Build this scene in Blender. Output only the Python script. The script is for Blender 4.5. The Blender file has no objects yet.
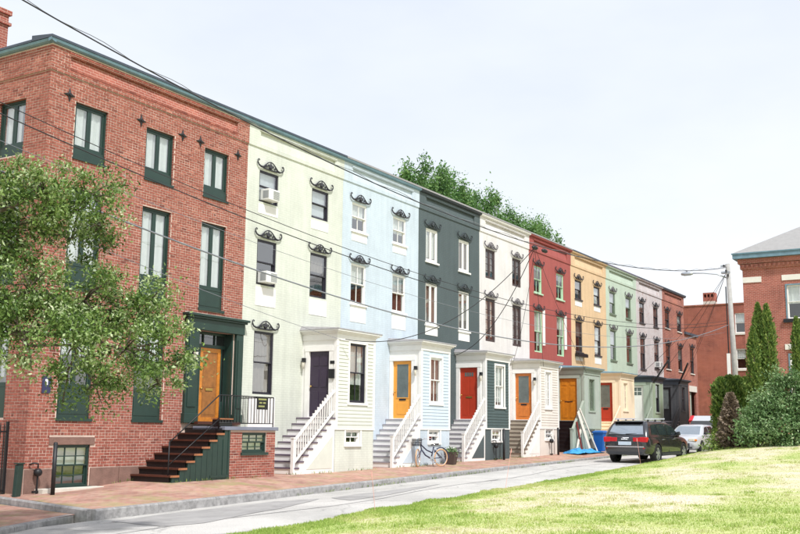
import bpy, bmesh, math, random
import numpy as np
from mathutils import Matrix, Vector
R = math.radians
random.seed(7); RNG = np.random.default_rng(7)
scene = bpy.context.scene
COL = scene.collection

# ------------------------------------------------------------------ camera
CAM = Vector((-24.125, -20.36, 1.272))
def cam_axes(yaw, pitch, roll):
    f = Vector((math.sin(yaw)*math.cos(pitch), math.cos(yaw)*math.cos(pitch), math.sin(pitch)))
    r = Vector((math.cos(yaw), -math.sin(yaw), 0)); u = r.cross(f)
    return (r*math.cos(roll)+u*math.sin(roll), u*math.cos(roll)-r*math.sin(roll), f)
r_, u_, f_ = cam_axes(1.02297, 0.15961, 0.01125)
cd = bpy.data.cameras.new('camera'); cd.sensor_width = 36; cd.lens = 1023.6/800*36
cd.clip_start = 0.1; cd.clip_end = 3000
cam = bpy.data.objects.new('camera', cd); COL.objects.link(cam)
cam.matrix_world = Matrix(((r_.x, u_.x, -f_.x, CAM.x), (r_.y, u_.y, -f_.y, CAM.y), (r_.z, u_.z, -f_.z, CAM.z), (0, 0, 0, 1)))
scene.camera = cam

# ------------------------------------------------------------------ sky, sun, exposure
SUN_EL, SUN_AZ = R(52), R(212)          # azimuth clockwise from +Y: from the street side, a little left
w = bpy.data.worlds.new('World'); scene.world = w; w.use_nodes = True
nt = w.node_tree; nt.nodes.clear()
wo = nt.nodes.new('ShaderNodeOutputWorld'); bg = nt.nodes.new('ShaderNodeBackground'); bg.inputs[1].default_value = 0.115
sky = nt.nodes.new('ShaderNodeTexSky'); sky.sky_type = 'NISHITA'; sky.sun_disc = False
sky.sun_elevation = SUN_EL; sky.sun_rotation = SUN_AZ; sky.air_density = 1.0; sky.dust_density = 2.0; sky.ozone_density = 1.0
# thin bright overcast veil over the blue: a pale cloud colour mixed in with soft large cloud noise
tc = nt.nodes.new('ShaderNodeTexCoord'); mp = nt.nodes.new('ShaderNodeMapping'); mp.inputs['Scale'].default_value = (1.2, 1.2, 3.0)
nz = nt.nodes.new('ShaderNodeTexNoise'); nz.inputs['Scale'].default_value = 1.6; nz.inputs['Detail'].default_value = 5; nz.inputs['Roughness'].default_value = .55
cr = nt.nodes.new('ShaderNodeValToRGB'); cr.color_ramp.elements[0].position = .3; cr.color_ramp.elements[0].color = (.72,.72,.72,1)
cr.color_ramp.elements[1].position = .7; cr.color_ramp.elements[1].color = (.95,.95,.95,1)
mx = nt.nodes.new('ShaderNodeMix'); mx.data_type = 'RGBA'; mx.inputs[7].default_value = (5.6, 5.88, 6.35, 1)
nt.links.new(tc.outputs['Generated'], mp.inputs[0]); nt.links.new(mp.outputs[0], nz.inputs['Vector']); nt.links.new(nz.outputs[0], cr.inputs[0])
gz = nt.nodes.new('ShaderNodeSeparateXYZ'); gm = nt.nodes.new('ShaderNodeMapRange'); gm.inputs[1].default_value = .02; gm.inputs[2].default_value = .55
vm = nt.nodes.new('ShaderNodeMix'); vm.data_type = 'RGBA'; vm.inputs[6].default_value = (6.9, 7.0, 7.15, 1); vm.inputs[7].default_value = (5.75, 6.15, 6.85, 1)      # whiter towards the horizon
nt.links.new(tc.outputs['Generated'], gz.inputs[0]); nt.links.new(gz.outputs[2], gm.inputs[0]); nt.links.new(gm.outputs[0], vm.inputs[0]); nt.links.new(vm.outputs[2], mx.inputs[7])
nt.links.new(cr.outputs[0], mx.inputs[0]); nt.links.new(sky.outputs[0], mx.inputs[6]); nt.links.new(mx.outputs[2], bg.inputs[0]); nt.links.new(bg.outputs[0], wo.inputs[0])
sd = bpy.data.lights.new('sun', 'SUN'); sd.energy = 3.1; sd.angle = R(4); sd.color = (1, .98, .95)
sun = bpy.data.objects.new('sun', sd); COL.objects.link(sun)
sdir = Vector((math.sin(SUN_AZ)*math.cos(SUN_EL), math.cos(SUN_AZ)*math.cos(SUN_EL), math.sin(SUN_EL)))
sun.location = sdir*60; sun.rotation_euler = (-sdir).to_track_quat('-Z', 'Y').to_euler()
vs = scene.view_settings; vs.view_transform = 'Standard'; vs.look = 'None'; vs.gamma = 1; vs.exposure = 0.5
try: vs.use_curve_mapping = False
except Exception: pass
scene.render.engine = 'CYCLES'

# ------------------------------------------------------------------ helpers: tagging, mesh building
def s2l(c):
    return tuple(((v/255)/12.92 if v/255 <= .04045 else ((v/255+.055)/1.055)**2.4) for v in c)
def tag(o, label=None, cat=None, group=None, kind=None):
    if label: o['label'] = label
    if cat: o['category'] = cat
    if group: o['group'] = group
    if kind: o['kind'] = kind
    return o
def thing(name, label, cat, loc=(0,0,0), rz=0, group=None):
    o = bpy.data.objects.new(name, None); COL.objects.link(o); o.location = loc; o.rotation_euler = (0,0,rz)
    o.empty_display_size = .2
    return tag(o, label, cat, group)
def link(name, me, parent=None, loc=(0,0,0), rot=None):
    o = bpy.data.objects.new(name, me); COL.objects.link(o); o.location = loc
    if rot is not None: o.rotation_euler = rot
    if parent is not None: o.parent = parent
    return o
class MB:
    def __init__(s): s.v = []; s.f = []; s.m = []
    def add(s, vs, fs, mi=0):
        n = len(s.v); s.v += [tuple(v) for v in vs]; s.f += [tuple(n+i for i in f) for f in fs]; s.m += [mi]*len(fs); return s
    def box(s, x0, x1, y0, y1, z0, z1, mi=0):
        if x0 > x1: x0, x1 = x1, x0
        if y0 > y1: y0, y1 = y1, y0
        if z0 > z1: z0, z1 = z1, z0
        return s.add([(x0,y0,z0),(x1,y0,z0),(x1,y1,z0),(x0,y1,z0),(x0,y0,z1),(x1,y0,z1),(x1,y1,z1),(x0,y1,z1)],
            [(3,2,1,0),(4,5,6,7),(0,1,5,4),(1,2,6,5),(2,3,7,6),(3,0,4,7)], mi)
    def obox(s, p, q, wd, ht, up=(0,0,1), mi=0):
        p = Vector(p); q = Vector(q); d = (q-p).normalized(); u = Vector(up); sd_ = d.cross(u)
        if sd_.length < 1e-5: sd_ = d.cross(Vector((1,0,0)))
        sd_.normalize(); u = sd_.cross(d).normalized(); a = sd_*wd/2; b = u*ht/2
        return s.add([p-a-b,p+a-b,p+a+b,p-a+b,q-a-b,q+a-b,q+a+b,q-a+b],[(0,1,2,3),(7,6,5,4),(0,4,5,1),(1,5,6,2),(2,6,7,3),(3,7,4,0)], mi)
    def prism_y(s, poly, y0, y1, mi=0):      # poly in (x,z)
        n = len(poly); vs = [(x,y0,z) for x,z in poly]+[(x,y1,z) for x,z in poly]
        return s.add(vs, [tuple(range(n)), tuple(range(2*n-1,n-1,-1))]+[(i,i+n,(i+1)%n+n,(i+1)%n) for i in range(n)], mi)
    def prism_x(s, poly, x0, x1, mi=0):      # poly in (y,z)
        n = len(poly); vs = [(x0,y,z) for y,z in poly]+[(x1,y,z) for y,z in poly]
        return s.add(vs, [tuple(range(n)), tuple(range(2*n-1,n-1,-1))]+[(i,i+n,(i+1)%n+n,(i+1)%n) for i in range(n)], mi)
    def tube(s, pts, rad, n=6, mi=0, cap=True):
        pts = [Vector(p) for p in pts]; rad = rad if isinstance(rad, (list, tuple)) else [rad]*len(pts)
        base = len(s.v); prev = None
        for i, p in enumerate(pts):
            d = (pts[min(i+1,len(pts)-1)]-pts[max(i-1,0)]).normalized()
            if prev is None:
                a = d.cross(Vector((0,0,1)));
                if a.length < .05: a = d.cross(Vector((1,0,0)))
            else: a = prev - d*prev.dot(d)
            a.normalize(); prev = a; b = d.cross(a)
            for k in range(n):
                t = 2*math.pi*k/n; s.v.append(tuple(p+(a*math.cos(t)+b*math.sin(t))*rad[i]))
        for i in range(len(pts)-1):
            for k in range(n):
                s.f.append((base+i*n+k, base+i*n+(k+1)%n, base+(i+1)*n+(k+1)%n, base+(i+1)*n+k)); s.m.append(mi)
        if cap:
            s.f.append(tuple(base+k for k in range(n))[::-1]); s.m.append(mi)
            e = base+(len(pts)-1)*n; s.f.append(tuple(e+k for k in range(n))); s.m.append(mi)
        return s
    def lathe(s, prof, n=16, axis='z', c=(0,0,0), mi=0):     # prof [(r,h)]
        base = len(s.v); c = Vector(c)
        for r, h in prof:
            for k in range(n):
                t = 2*math.pi*k/n; a, b = r*math.cos(t), r*math.sin(t)
                s.v.append(tuple(c+Vector({'z':(a,b,h),'y':(a,h,b),'x':(h,a,b)}[axis])))
        for i in range(len(prof)-1):
            for k in range(n):
                s.f.append((base+i*n+k, base+i*n+(k+1)%n, base+(i+1)*n+(k+1)%n, base+(i+1)*n+k)); s.m.append(mi)
        return s
    def mesh(s, name, mats, smooth=False, fixn=True):
        me = bpy.data.meshes.new(name); me.from_pydata(s.v, [], s.f)
        for m in (mats if isinstance(mats, (list, tuple)) else [mats]): me.materials.append(m)
        me.polygons.foreach_set('material_index', s.m)
        if fixn:
            bm = bmesh.new(); bm.from_mesh(me); bmesh.ops.recalc_face_normals(bm, faces=bm.faces); bm.to_mesh(me); bm.free()
        if smooth: me.polygons.foreach_set('use_smooth', [True]*len(me.polygons))
        me.update(); return me
    def build(s, name, mats, parent=None, loc=(0,0,0), rot=None, smooth=False, bevel=0):
        o = link(name, s.mesh(name, mats, smooth), parent, loc, rot)
        if bevel:
            b = o.modifiers.new('bevel', 'BEVEL'); b.width = bevel; b.segments = 2; b.limit_method = 'ANGLE'
        return o
def rect_wall(mb, x0, x1, z0, z1, holes, y=0, depth=.12, mi=0, rmi=None, plane='y', reveal=True):
    """wall sheet at y (plane 'y', coords x,z) or at x (plane 'x', coords y,z) with rectangular holes and reveals of the given depth"""
    rmi = mi if rmi is None else rmi
    xs = sorted({x0, x1, *[h[0] for h in holes], *[h[1] for h in holes]}); zs = sorted({z0, z1, *[h[2] for h in holes], *[h[3] for h in holes]})
    xs = [x for x in xs if x0 <= x <= x1]; zs = [z for z in zs if z0 <= z <= z1]
    P = (lambda a, b, d: (a, y+d, b)) if plane == 'y' else (lambda a, b, d: (y+d, a, b))
    for i in range(len(xs)-1):
        for j in range(len(zs)-1):
            cx, cz = (xs[i]+xs[i+1])/2, (zs[j]+zs[j+1])/2
            if any(h[0] < cx < h[1] and h[2] < cz < h[3] for h in holes): continue
            mb.add([P(xs[i],zs[j],0),P(xs[i+1],zs[j],0),P(xs[i+1],zs[j+1],0),P(xs[i],zs[j+1],0)], [(0,1,2,3)], mi)
    if reveal:
        for a, b, c, d in holes:
            q = [(a,c),(b,c),(b,d),(a,d)]
            for k in range(4):
                (p1,q1),(p2,q2) = q[k], q[(k+1)%4]
                mb.add([P(p1,q1,0),P(p2,q2,0),P(p2,q2,depth),P(p1,q1,depth)], [(0,1,2,3)], rmi)
def interp(x, xs, ys): return float(np.interp(x, xs, ys))

# ------------------------------------------------------------------ materials
def newmat(name):
    m = bpy.data.materials.new(name); m.use_nodes = True
    return m, m.node_tree, m.node_tree.nodes['Principled BSDF']
def pm(name, col, rough=.6, var=.10, scale=2.5, bump=0., bscale=60., metal=0., spec=None, coat=0.):
    """painted / plain surface: base colour with soft noise variation and a fine bump"""
    m, t, b = newmat(name); c = s2l(col)
    b.inputs['Roughness'].default_value = rough; b.inputs['Metallic'].default_value = metal
    if spec is not None: b.inputs['Specular IOR Level'].default_value = spec
    if coat: b.inputs['Coat Weight'].default_value = coat; b.inputs['Coat Roughness'].default_value = .05
    tc = t.nodes.new('ShaderNodeTexCoord'); n = t.nodes.new('ShaderNodeTexNoise'); n.inputs['Scale'].default_value = scale; n.inputs['Detail'].default_value = 6; n.inputs['Roughness'].default_value = .62
    t.links.new(tc.outputs['Object'], n.inputs['Vector'])
    mx = t.nodes.new('ShaderNodeMix'); mx.data_type = 'RGBA'
    mx.inputs[6].default_value = (*[v*(1-var) for v in c], 1); mx.inputs[7].default_value = (*[min(.95, v*(1+var)) for v in c], 1)
    r = t.nodes.new('ShaderNodeMapRange'); r.inputs[1].default_value = .3; r.inputs[2].default_value = .7
    t.links.new(n.outputs[0], r.inputs[0]); t.links.new(r.outputs[0], mx.inputs[0]); t.links.new(mx.outputs[2], b.inputs['Base Color'])
    if bump:
        n2 = t.nodes.new('ShaderNodeTexNoise'); n2.inputs['Scale'].default_value = bscale; n2.inputs['Detail'].default_value = 3
        t.links.new(tc.outputs['Object'], n2.inputs['Vector']); bp = t.nodes.new('ShaderNodeBump'); bp.inputs['Strength'].default_value = bump; bp.inputs['Distance'].default_value = .02
        t.links.new(n2.outputs[0], bp.inputs['Height']); t.links.new(bp.outputs[0], b.inputs['Normal'])
    return m
def brickmat(name, c1, c2, mortar, bw=.215, rh=.075, ms=.008, bump=.5, var=.15, peel=None, stain=None, horizontal=False, rough=.85, moss=None, streak=.86):
    """brick texture on axis aligned walls (u = x + y, v = z) or, horizontal, on the ground (x, y)"""
    m, t, b = newmat(name); N = t.nodes.new; L = t.links.new
    b.inputs['Roughness'].default_value = rough
    g = N('ShaderNodeNewGeometry'); sp = N('ShaderNodeSeparateXYZ'); L(g.outputs['Position'], sp.inputs[0]); cb = N('ShaderNodeCombineXYZ')
    if horizontal: L(sp.outputs[0], cb.inputs[0]); L(sp.outputs[1], cb.inputs[1])
    else:
        ad = N('ShaderNodeMath'); ad.operation = 'ADD'; L(sp.outputs[0], ad.inputs[0]); L(sp.outputs[1], ad.inputs[1]); L(ad.outputs[0], cb.inputs[0]); L(sp.outputs[2], cb.inputs[1])
    br = N('ShaderNodeTexBrick'); L(cb.outputs[0], br.inputs['Vector']); br.inputs['Scale'].default_value = 1; br.inputs['Brick Width'].default_value = bw
    br.inputs['Row Height'].default_value = rh; br.inputs['Mortar Size'].default_value = ms; br.inputs['Mortar Smooth'].default_value = .3; br.inputs['Bias'].default_value = -.1
    br.inputs['Color1'].default_value = (*s2l(c1),1); br.inputs['Color2'].default_value = (*s2l(c2),1); br.inputs['Mortar'].default_value = (*s2l(mortar),1)
    n = N('ShaderNodeTexNoise'); n.inputs['Scale'].default_value = .9; n.inputs['Detail'].default_value = 7; n.inputs['Roughness'].default_value = .65; L(g.outputs['Position'], n.inputs['Vector'])
    mr = N('ShaderNodeMapRange'); mr.inputs[1].default_value = .3; mr.inputs[2].default_value = .7; mr.inputs[3].default_value = 1-var; mr.inputs[4].default_value = 1+var; L(n.outputs[0], mr.inputs[0])
    mu = N('ShaderNodeMix'); mu.data_type = 'RGBA'; mu.blend_type = 'MULTIPLY'; mu.inputs[0].default_value = 1; L(br.outputs[0], mu.inputs[6]); L(mr.outputs[0], mu.inputs[7]); out = mu.outputs[2]
    if not horizontal:      # rain streaks and grime: noise drawn out down the wall
        mp = N('ShaderNodeMapping'); mp.inputs['Scale'].default_value = (2.6,2.6,.22); L(g.outputs['Position'], mp.inputs[0]); ns = N('ShaderNodeTexNoise'); ns.inputs['Scale'].default_value = 1.5; ns.inputs['Detail'].default_value = 6; ns.inputs['Roughness'].default_value = .7; L(mp.outputs[0], ns.inputs['Vector'])
        ms_ = N('ShaderNodeMapRange'); ms_.inputs[1].default_value = .42; ms_.inputs[2].default_value = .68; ms_.inputs[3].default_value = 1.02; ms_.inputs[4].default_value = streak; L(ns.outputs[0], ms_.inputs[0])
        mk = N('ShaderNodeMix'); mk.data_type = 'RGBA'; mk.blend_type = 'MULTIPLY'; mk.inputs[0].default_value = 1; L(out, mk.inputs[6]); L(ms_.outputs[0], mk.inputs[7]); out = mk.outputs[2]
    for spec_ in (peel, stain, moss):
        if not spec_: continue
        colr, sc, lo, hi = spec_
        n3 = N('ShaderNodeTexNoise'); n3.inputs['Scale'].default_value = sc; n3.inputs['Detail'].default_value = 8; n3.inputs['Roughness'].default_value = .7; L(g.outputs['Position'], n3.inputs['Vector'])
        m3 = N('ShaderNodeMapRange'); m3.inputs[1].default_value = lo; m3.inputs[2].default_value = hi; L(n3.outputs[0], m3.inputs[0])
        x3 = N('ShaderNodeMix'); x3.data_type = 'RGBA'; L(m3.outputs[0], x3.inputs[0]); L(out, x3.inputs[6]); x3.inputs[7].default_value = (*s2l(colr),1); out = x3.outputs[2]
    L(out, b.inputs['Base Color'])
    bp = N('ShaderNodeBump'); bp.invert = True; bp.inputs['Strength'].default_value = bump; bp.inputs['Distance'].default_value = .008; L(br.outputs['Fac'], bp.inputs['Height']); L(bp.outputs[0], b.inputs['Normal'])
    return m
def glassmat(name, tint, fac=.30):
    m, t, b = newmat(name); t.nodes.remove(b); N = t.nodes.new; L = t.links.new
    tr = N('ShaderNodeBsdfTransparent'); tr.inputs[0].default_value = (*tint, 1); gl = N('ShaderNodeBsdfGlossy'); gl.inputs['Roughness'].default_value = .03
    lw = N('ShaderNodeLayerWeight'); lw.inputs[0].default_value = .35; mr = N('ShaderNodeMapRange'); mr.inputs[3].default_value = fac*.4; mr.inputs[4].default_value = min(1, fac*2.2); L(lw.outputs['Facing'], mr.inputs[0])
    tcn = N('ShaderNodeNewGeometry'); nz = N('ShaderNodeTexNoise'); nz.inputs['Scale'].default_value = 1.7; L(tcn.outputs['Position'], nz.inputs['Vector'])
    bp = N('ShaderNodeBump'); bp.inputs['Strength'].default_value = .12; bp.inputs['Distance'].default_value = .02; L(nz.outputs[0], bp.inputs['Height']); L(bp.outputs[0], gl.inputs['Normal'])
    mx = N('ShaderNodeMixShader'); L(mr.outputs[0], mx.inputs[0]); L(tr.outputs[0], mx.inputs[1]); L(gl.outputs[0], mx.inputs[2])
    L(mx.outputs[0], t.nodes['Material Output'].inputs[0]); return m
def attrmat(name, attr, c_lo, c_hi, rough=.9, trans=0., bump=0):
    """colour between c_lo and c_hi by a per-face random attribute (bricks, leaves, grass blades)"""
    m, t, b = newmat(name); N = t.nodes.new; L = t.links.new; b.inputs['Roughness'].default_value = rough
    a = N('ShaderNodeAttribute'); a.attribute_name = attr; rp = N('ShaderNodeValToRGB'); cols = [c_lo]+(list(c_hi) if isinstance(c_hi, list) else [c_hi])
    el = rp.color_ramp.elements
    while len(el) < len(cols): el.new(.5)
    for i, c in enumerate(cols): el[i].position = i/(len(cols)-1); el[i].color = (*s2l(c), 1)
    L(a.outputs['Fac'], rp.inputs[0]); L(rp.outputs[0], b.inputs['Base Color'])
    if bump:
        g = N('ShaderNodeNewGeometry'); nz = N('ShaderNodeTexNoise'); nz.inputs['Scale'].default_value = 45; nz.inputs['Detail'].default_value = 4; L(g.outputs['Position'], nz.inputs['Vector'])
        bp = N('ShaderNodeBump'); bp.inputs['Strength'].default_value = bump; bp.inputs['Distance'].default_value = .01; L(nz.outputs[0], bp.inputs['Height']); L(bp.outputs[0], b.inputs['Normal'])
        mu = N('ShaderNodeMix'); mu.data_type = 'RGBA'; mu.blend_type = 'MULTIPLY'; mu.inputs[0].default_value = .55; L(rp.outputs[0], mu.inputs[6])
        n2 = N('ShaderNodeTexNoise'); n2.inputs['Scale'].default_value = 14; n2.inputs['Detail'].default_value = 6; L(g.outputs['Position'], n2.inputs['Vector'])
        r2 = N('ShaderNodeMapRange'); r2.inputs[1].default_value = .3; r2.inputs[2].default_value = .7; r2.inputs[3].default_value = .5; r2.inputs[4].default_value = 1.4; L(n2.outputs[0], r2.inputs[0])
        L(r2.outputs[0], mu.inputs[7]); L(mu.outputs[2], b.inputs['Base Color'])
    if trans:
        tr = N('ShaderNodeBsdfTranslucent'); L(rp.outputs[0], tr.inputs[0]); mx = N('ShaderNodeMixShader'); mx.inputs[0].default_value = trans
        L(b.outputs[0], mx.inputs[1]); L(tr.outputs[0], mx.inputs[2]); L(mx.outputs[0], t.nodes['Material Output'].inputs[0])
    return m
def set_attr(me, name, vals):
    a = me.attributes.new(name, 'FLOAT', 'FACE'); a.data.foreach_set('value', np.asarray(vals, dtype=np.float32))

M = {}
M['white'] = pm('white_paint', (232,230,226), .55, .05)
M['offwhite'] = pm('offwhite_paint', (222,218,208), .55, .06)
M['green'] = pm('dark_green_paint', (36,58,52), .42, .14)
M['black'] = pm('black_paint', (24,24,28), .4, .2)
M['iron'] = pm('black_iron', (26,27,30), .5, .2, 12)
M['purple'] = pm('dark_purple_paint', (52,40,60), .4, .15)
M['frame_black'] = pm('black_window_frame', (44,42,52), .45, .15)
M['glass'] = glassmat('window_glass', (.86,.9,.9), .38)
M['glassdark'] = glassmat('dark_window_glass', (.35,.4,.4), .30)
M['interior'] = pm('dim_interior', (92,88,84), .9, .3, 1.2)
M['curtain'] = pm('pale_curtain', (240,240,236), .9, .06, 5)
M['blind'] = pm('grey_blind', (226,229,232), .8, .08, 6)
M['browncurtain'] = pm('brown_curtain', (150,138,130), .9, .15, 5)
M['mint'] = pm('verdigris_copper', (108,138,152), .5, .2, 3)
M['darkslate'] = pm('dark_slate_metal', (66,74,86), .5, .15)
M['greyroof'] = pm('grey_shingle', (150,148,150), .85, .15, 6, .3)
M['purpleroof'] = pm('plum_grey_shingle', (112,104,122), .85, .15, 6, .3)
M['roofdeck'] = pm('tar_roof', (70,70,72), .9, .15)
M['granite'] = pm('granite', (150,148,147), .8, .36, 7, .5, 50)
M['bluestone'] = pm('blue_grey_slab', (120,124,138), .75, .12)
M['brownstone'] = pm('brownstone', (126,98,88), .9, .22, 4, .5, 30)
M['wood_tread'] = pm('oiled_brown_tread', (76,40,28), .5, .25, 5)
M['wood_end'] = pm('worn_tread_end', (158,102,68), .55, .25, 5)
M['riser_black'] = pm('black_riser', (22,16,16), .55, .2)
M['oak'] = pm('varnished_oak', (196,122,44), .4, .22, 9)
M['oakdark'] = pm('varnished_oak_panel', (150,96,46), .4, .25, 9)
M['brass'] = pm('brass', (200,168,96), .3, .1, metal=.9)
M['steel'] = pm('galvanised_steel', (176,180,186), .4, .1, metal=.6)
M['concrete'] = pm('concrete', (206,200,188), .9, .12, 3, .3)
M['mortar'] = pm('lime_mortar', (210,196,186), .95, .18, 2, .3, 40)

# ------------------------------------------------------------------ terrain functions (street climbs gently along +X)
KX = [-60,-30,-9,3.3,10.8,20.2,35,60,120]; KZ = [-1.3,-.75,-.38,-.15,0,.17,.45,.9,1.8]
def zc(x): return interp(x, KX, KZ)                                   # kerb top
def zs(x): return zc(x)-interp(x, [-12,5,20,60], [.21,.14,.07,.07])   # street surface
def zw(x): return interp(x, [-30,-9,-7.7,-5.7,-4.3,3.2,5.4,8.4,10.7,14,19,21.4,35,60], [-.7,-.33,-.29,-.2,-.08,-.02,.02,.05,.13,.16,.25,.33,.62,1.1])  # pavement at the walls
def yc(x): return -3.9+.027*(x+9) if x < 30 else -2.85                # kerb line
def ye(x): return interp(x, [-60,-30,-10.7,-4.6,0,9.7,20,35,60], [-11,-9.6,-8.25,-7.8,-7.6,-7.25,-6.85,-6.5,-6.3])  # lawn edge
_lat = RNG.random((64,64))
def vnoise(x, y, s):
    x = np.asarray(x, float)/s+100; y = np.asarray(y, float)/s+100; xi = np.floor(x).astype(int); yi = np.floor(y).astype(int); fx = x-xi; fy = y-yi
    fx = fx*fx*(3-2*fx); fy = fy*fy*(3-2*fy); g = lambda a, b: _lat[a%64, b%64]
    return (g(xi,yi)*(1-fx)+g(xi+1,yi)*fx)*(1-fy)+(g(xi,yi+1)*(1-fx)+g(xi+1,yi+1)*fx)*fy
def lawn_z(x, y):
    yev = np.interp(x, [-60,-30,-10.7,-4.6,0,9.7,20,35,60], [-11,-9.6,-8.25,-7.8,-7.6,-7.25,-6.85,-6.5,-6.3]); d = np.maximum(yev-y, 0)
    base = np.interp(x, KX, KZ)-np.interp(x, [-12,5,20,60], [.21,.14,.07,.07])
    rise = np.interp(x, [-30,-10,0,10,20,30], [.3,.15,.2,.42,1.0,1.15])
    return base+.015+rise*(1-np.exp(-d/2.6))+(vnoise(x,y,1.7)-.5)*.05*np.minimum(d,1)
def dryness(x, y):
    yev = np.interp(x, [-60,-30,-10.7,-4.6,0,9.7,20,35,60], [-11,-9.6,-8.25,-7.8,-7.6,-7.25,-6.85,-6.5,-6.3]); d = np.maximum(yev-y, 0)
    n = .55*vnoise(x*.7,y,1.5)+.3*vnoise(x,y,.6)+.15*vnoise(x,y,.22)
    t = np.clip((d-.8)/3.5, 0, 1)
    return np.clip((n-.5)*2.0+.14+.33*t, 0, 1)

# lawn: one sheet out to the horizon, strips parallel to the street edge
def build_lawn():
    xs = np.unique(np.concatenate([np.arange(-400,-30,25), np.arange(-30,32,.3), np.arange(32,80,3), np.arange(80,500,30)]))
    offs = [400,150,60,25,10,4,1.2,.25,0,-.08,-.2,-.4,-.65,-.95,-1.3,-1.7,-2.1,-2.6,-3.1,-3.7,-4.4,-5.2,-6.1,-7.2,-8.5,-10,-12,-14.5,-18,-23,-30,-50,-100,-220,-400]
    ye_v = np.interp(xs, [-60,-30,-10.7,-4.6,0,9.7,20,35,60], [-11,-9.6,-8.25,-7.8,-7.6,-7.25,-6.85,-6.5,-6.3])
    wob = (vnoise(xs, xs*0, .8)-.5)*.34+(vnoise(xs, xs*0+9, .33)-.5)*.16
    V = []; D = []
    for o in offs:
        y = ye_v+o+(wob if -3 < o <= 0.3 else 0)
        if o >= .25: z = np.interp(xs, KX, KZ)-.42; dd = np.full(len(xs), .3)
        else: z = lawn_z(xs, np.minimum(y, ye_v)) if o < 0 else lawn_z(xs, ye_v)-.0; dd = dryness(xs, y)
        V.append(np.stack([xs, y, z], 1)); D.append(dd)
    V = np.array(V); n = len(xs); F = []
    for i in range(len(offs)-1):
        for j in range(n-1): F.append((i*n+j, (i+1)*n+j, (i+1)*n+j+1, i*n+j+1))
    me = bpy.data.meshes.new('lawn'); me.from_pydata(V.reshape(-1,3).tolist(), [], F); me.update()
    a = me.attributes.new('dry', 'FLOAT', 'POINT'); a.data.foreach_set('value', np.concatenate(D).astype(np.float32))
    me.polygons.foreach_set('use_smooth', [True]*len(me.polygons))
    me.materials.append(attrmat('lawn_turf', 'dry', (158,174,96), [(182,188,122),(200,194,156),(212,202,180)], .95, bump=.8))
    return tag(link('lawn', me), kind='structure')
build_lawn()
def grass(n, fx, hmin, hmax, name, seed):
    g = np.random.default_rng(seed); x, y = fx(g, n); keep = lawn_keep(x, y); x, y = x[keep], y[keep]; n = len(x)
    dr = dryness(x, y); z = lawn_z(x, y)-.01; h = (hmin+(hmax-hmin)*g.random(n))*(1-.35*dr); a = g.random(n)*6.283; wd = .006+.010*g.random(n); wd *= 1.2
    bx, by = (g.random(n)-.5)*.9*h, (g.random(n)-.5)*.9*h
    P = np.empty((n,3,3)); ca, sa = np.cos(a)*wd, np.sin(a)*wd
    P[:,0] = np.stack([x-ca,y-sa,z],1); P[:,1] = np.stack([x+ca,y+sa,z],1); P[:,2] = np.stack([x+bx,y+by,z+h],1)
    me = bpy.data.meshes.new(name); me.vertices.add(3*n); me.vertices.foreach_set('co', P.reshape(-1)); me.loops.add(3*n); me.loops.foreach_set('vertex_index', np.arange(3*n))
    me.polygons.add(n); me.polygons.foreach_set('loop_start', np.arange(0,3*n,3)); me.update(calc_edges=True); me.validate()
    set_attr(me, 'dry', np.clip(dr*.9+(g.random(n)-.5)*.45, 0, 1)[:len(me.polygons)])
    me.materials.append(M['blade']); return link(name, me)
def lawn_keep(x, y): return y < np.interp(x, [-60,-30,-10.7,-4.6,0,9.7,20,35,60], [-11,-9.6,-8.25,-7.8,-7.6,-7.25,-6.85,-6.5,-6.3])+(vnoise(x, x*0, .8)-.5)*.34+(vnoise(x, x*0+9, .33)-.5)*.16+.02
M['blade'] = attrmat('grass_blade', 'dry', (146,172,80), [(178,192,110),(200,198,148),(214,206,180)], .7, trans=.3)
def near(g, n):       # denser towards the camera: sample along rays across the visible wedge
    t = 11+38*g.random(n)**1.5; a = np.radians(45.6+37*g.random(n)); return CAM.x+t*np.sin(a), CAM.y+t*np.cos(a)
def edge(g, n):
    x = -14+36*g.random(n)**1.3; return x, np.interp(x, [-60,-30,-10.7,-4.6,0,9.7,20,35,60], [-11,-9.6,-8.25,-7.8,-7.6,-7.25,-6.85,-6.5,-6.3])-1.2*g.random(n)**2+.15
tag(grass(230000, near, .02, .05, 'lawn_grass', 3), 'mown lawn grass, green by the road and straw coloured further in', 'grass', kind='stuff')
tag(grass(40000, edge, .03, .07, 'edge_grass', 4), 'longer fresh green grass along the edge of the road', 'grass', kind='stuff')

def clumps(n, seed):      # coarser weed tufts dotted over the lawn
    g = np.random.default_rng(seed); cx, cy = near(g, n); k = 34; r = .05+.10*g.random(n); x = np.repeat(cx, k)+g.normal(size=n*k)*np.repeat(r, k); y = np.repeat(cy, k)+g.normal(size=n*k)*np.repeat(r, k); return x, y
tag(grass(30600, lambda g, n: clumps(900, 9), .05, .10, 'weed_tufts', 6), 'darker tufts of coarse weeds dotted over the lawn', 'weeds', kind='stuff')

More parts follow.
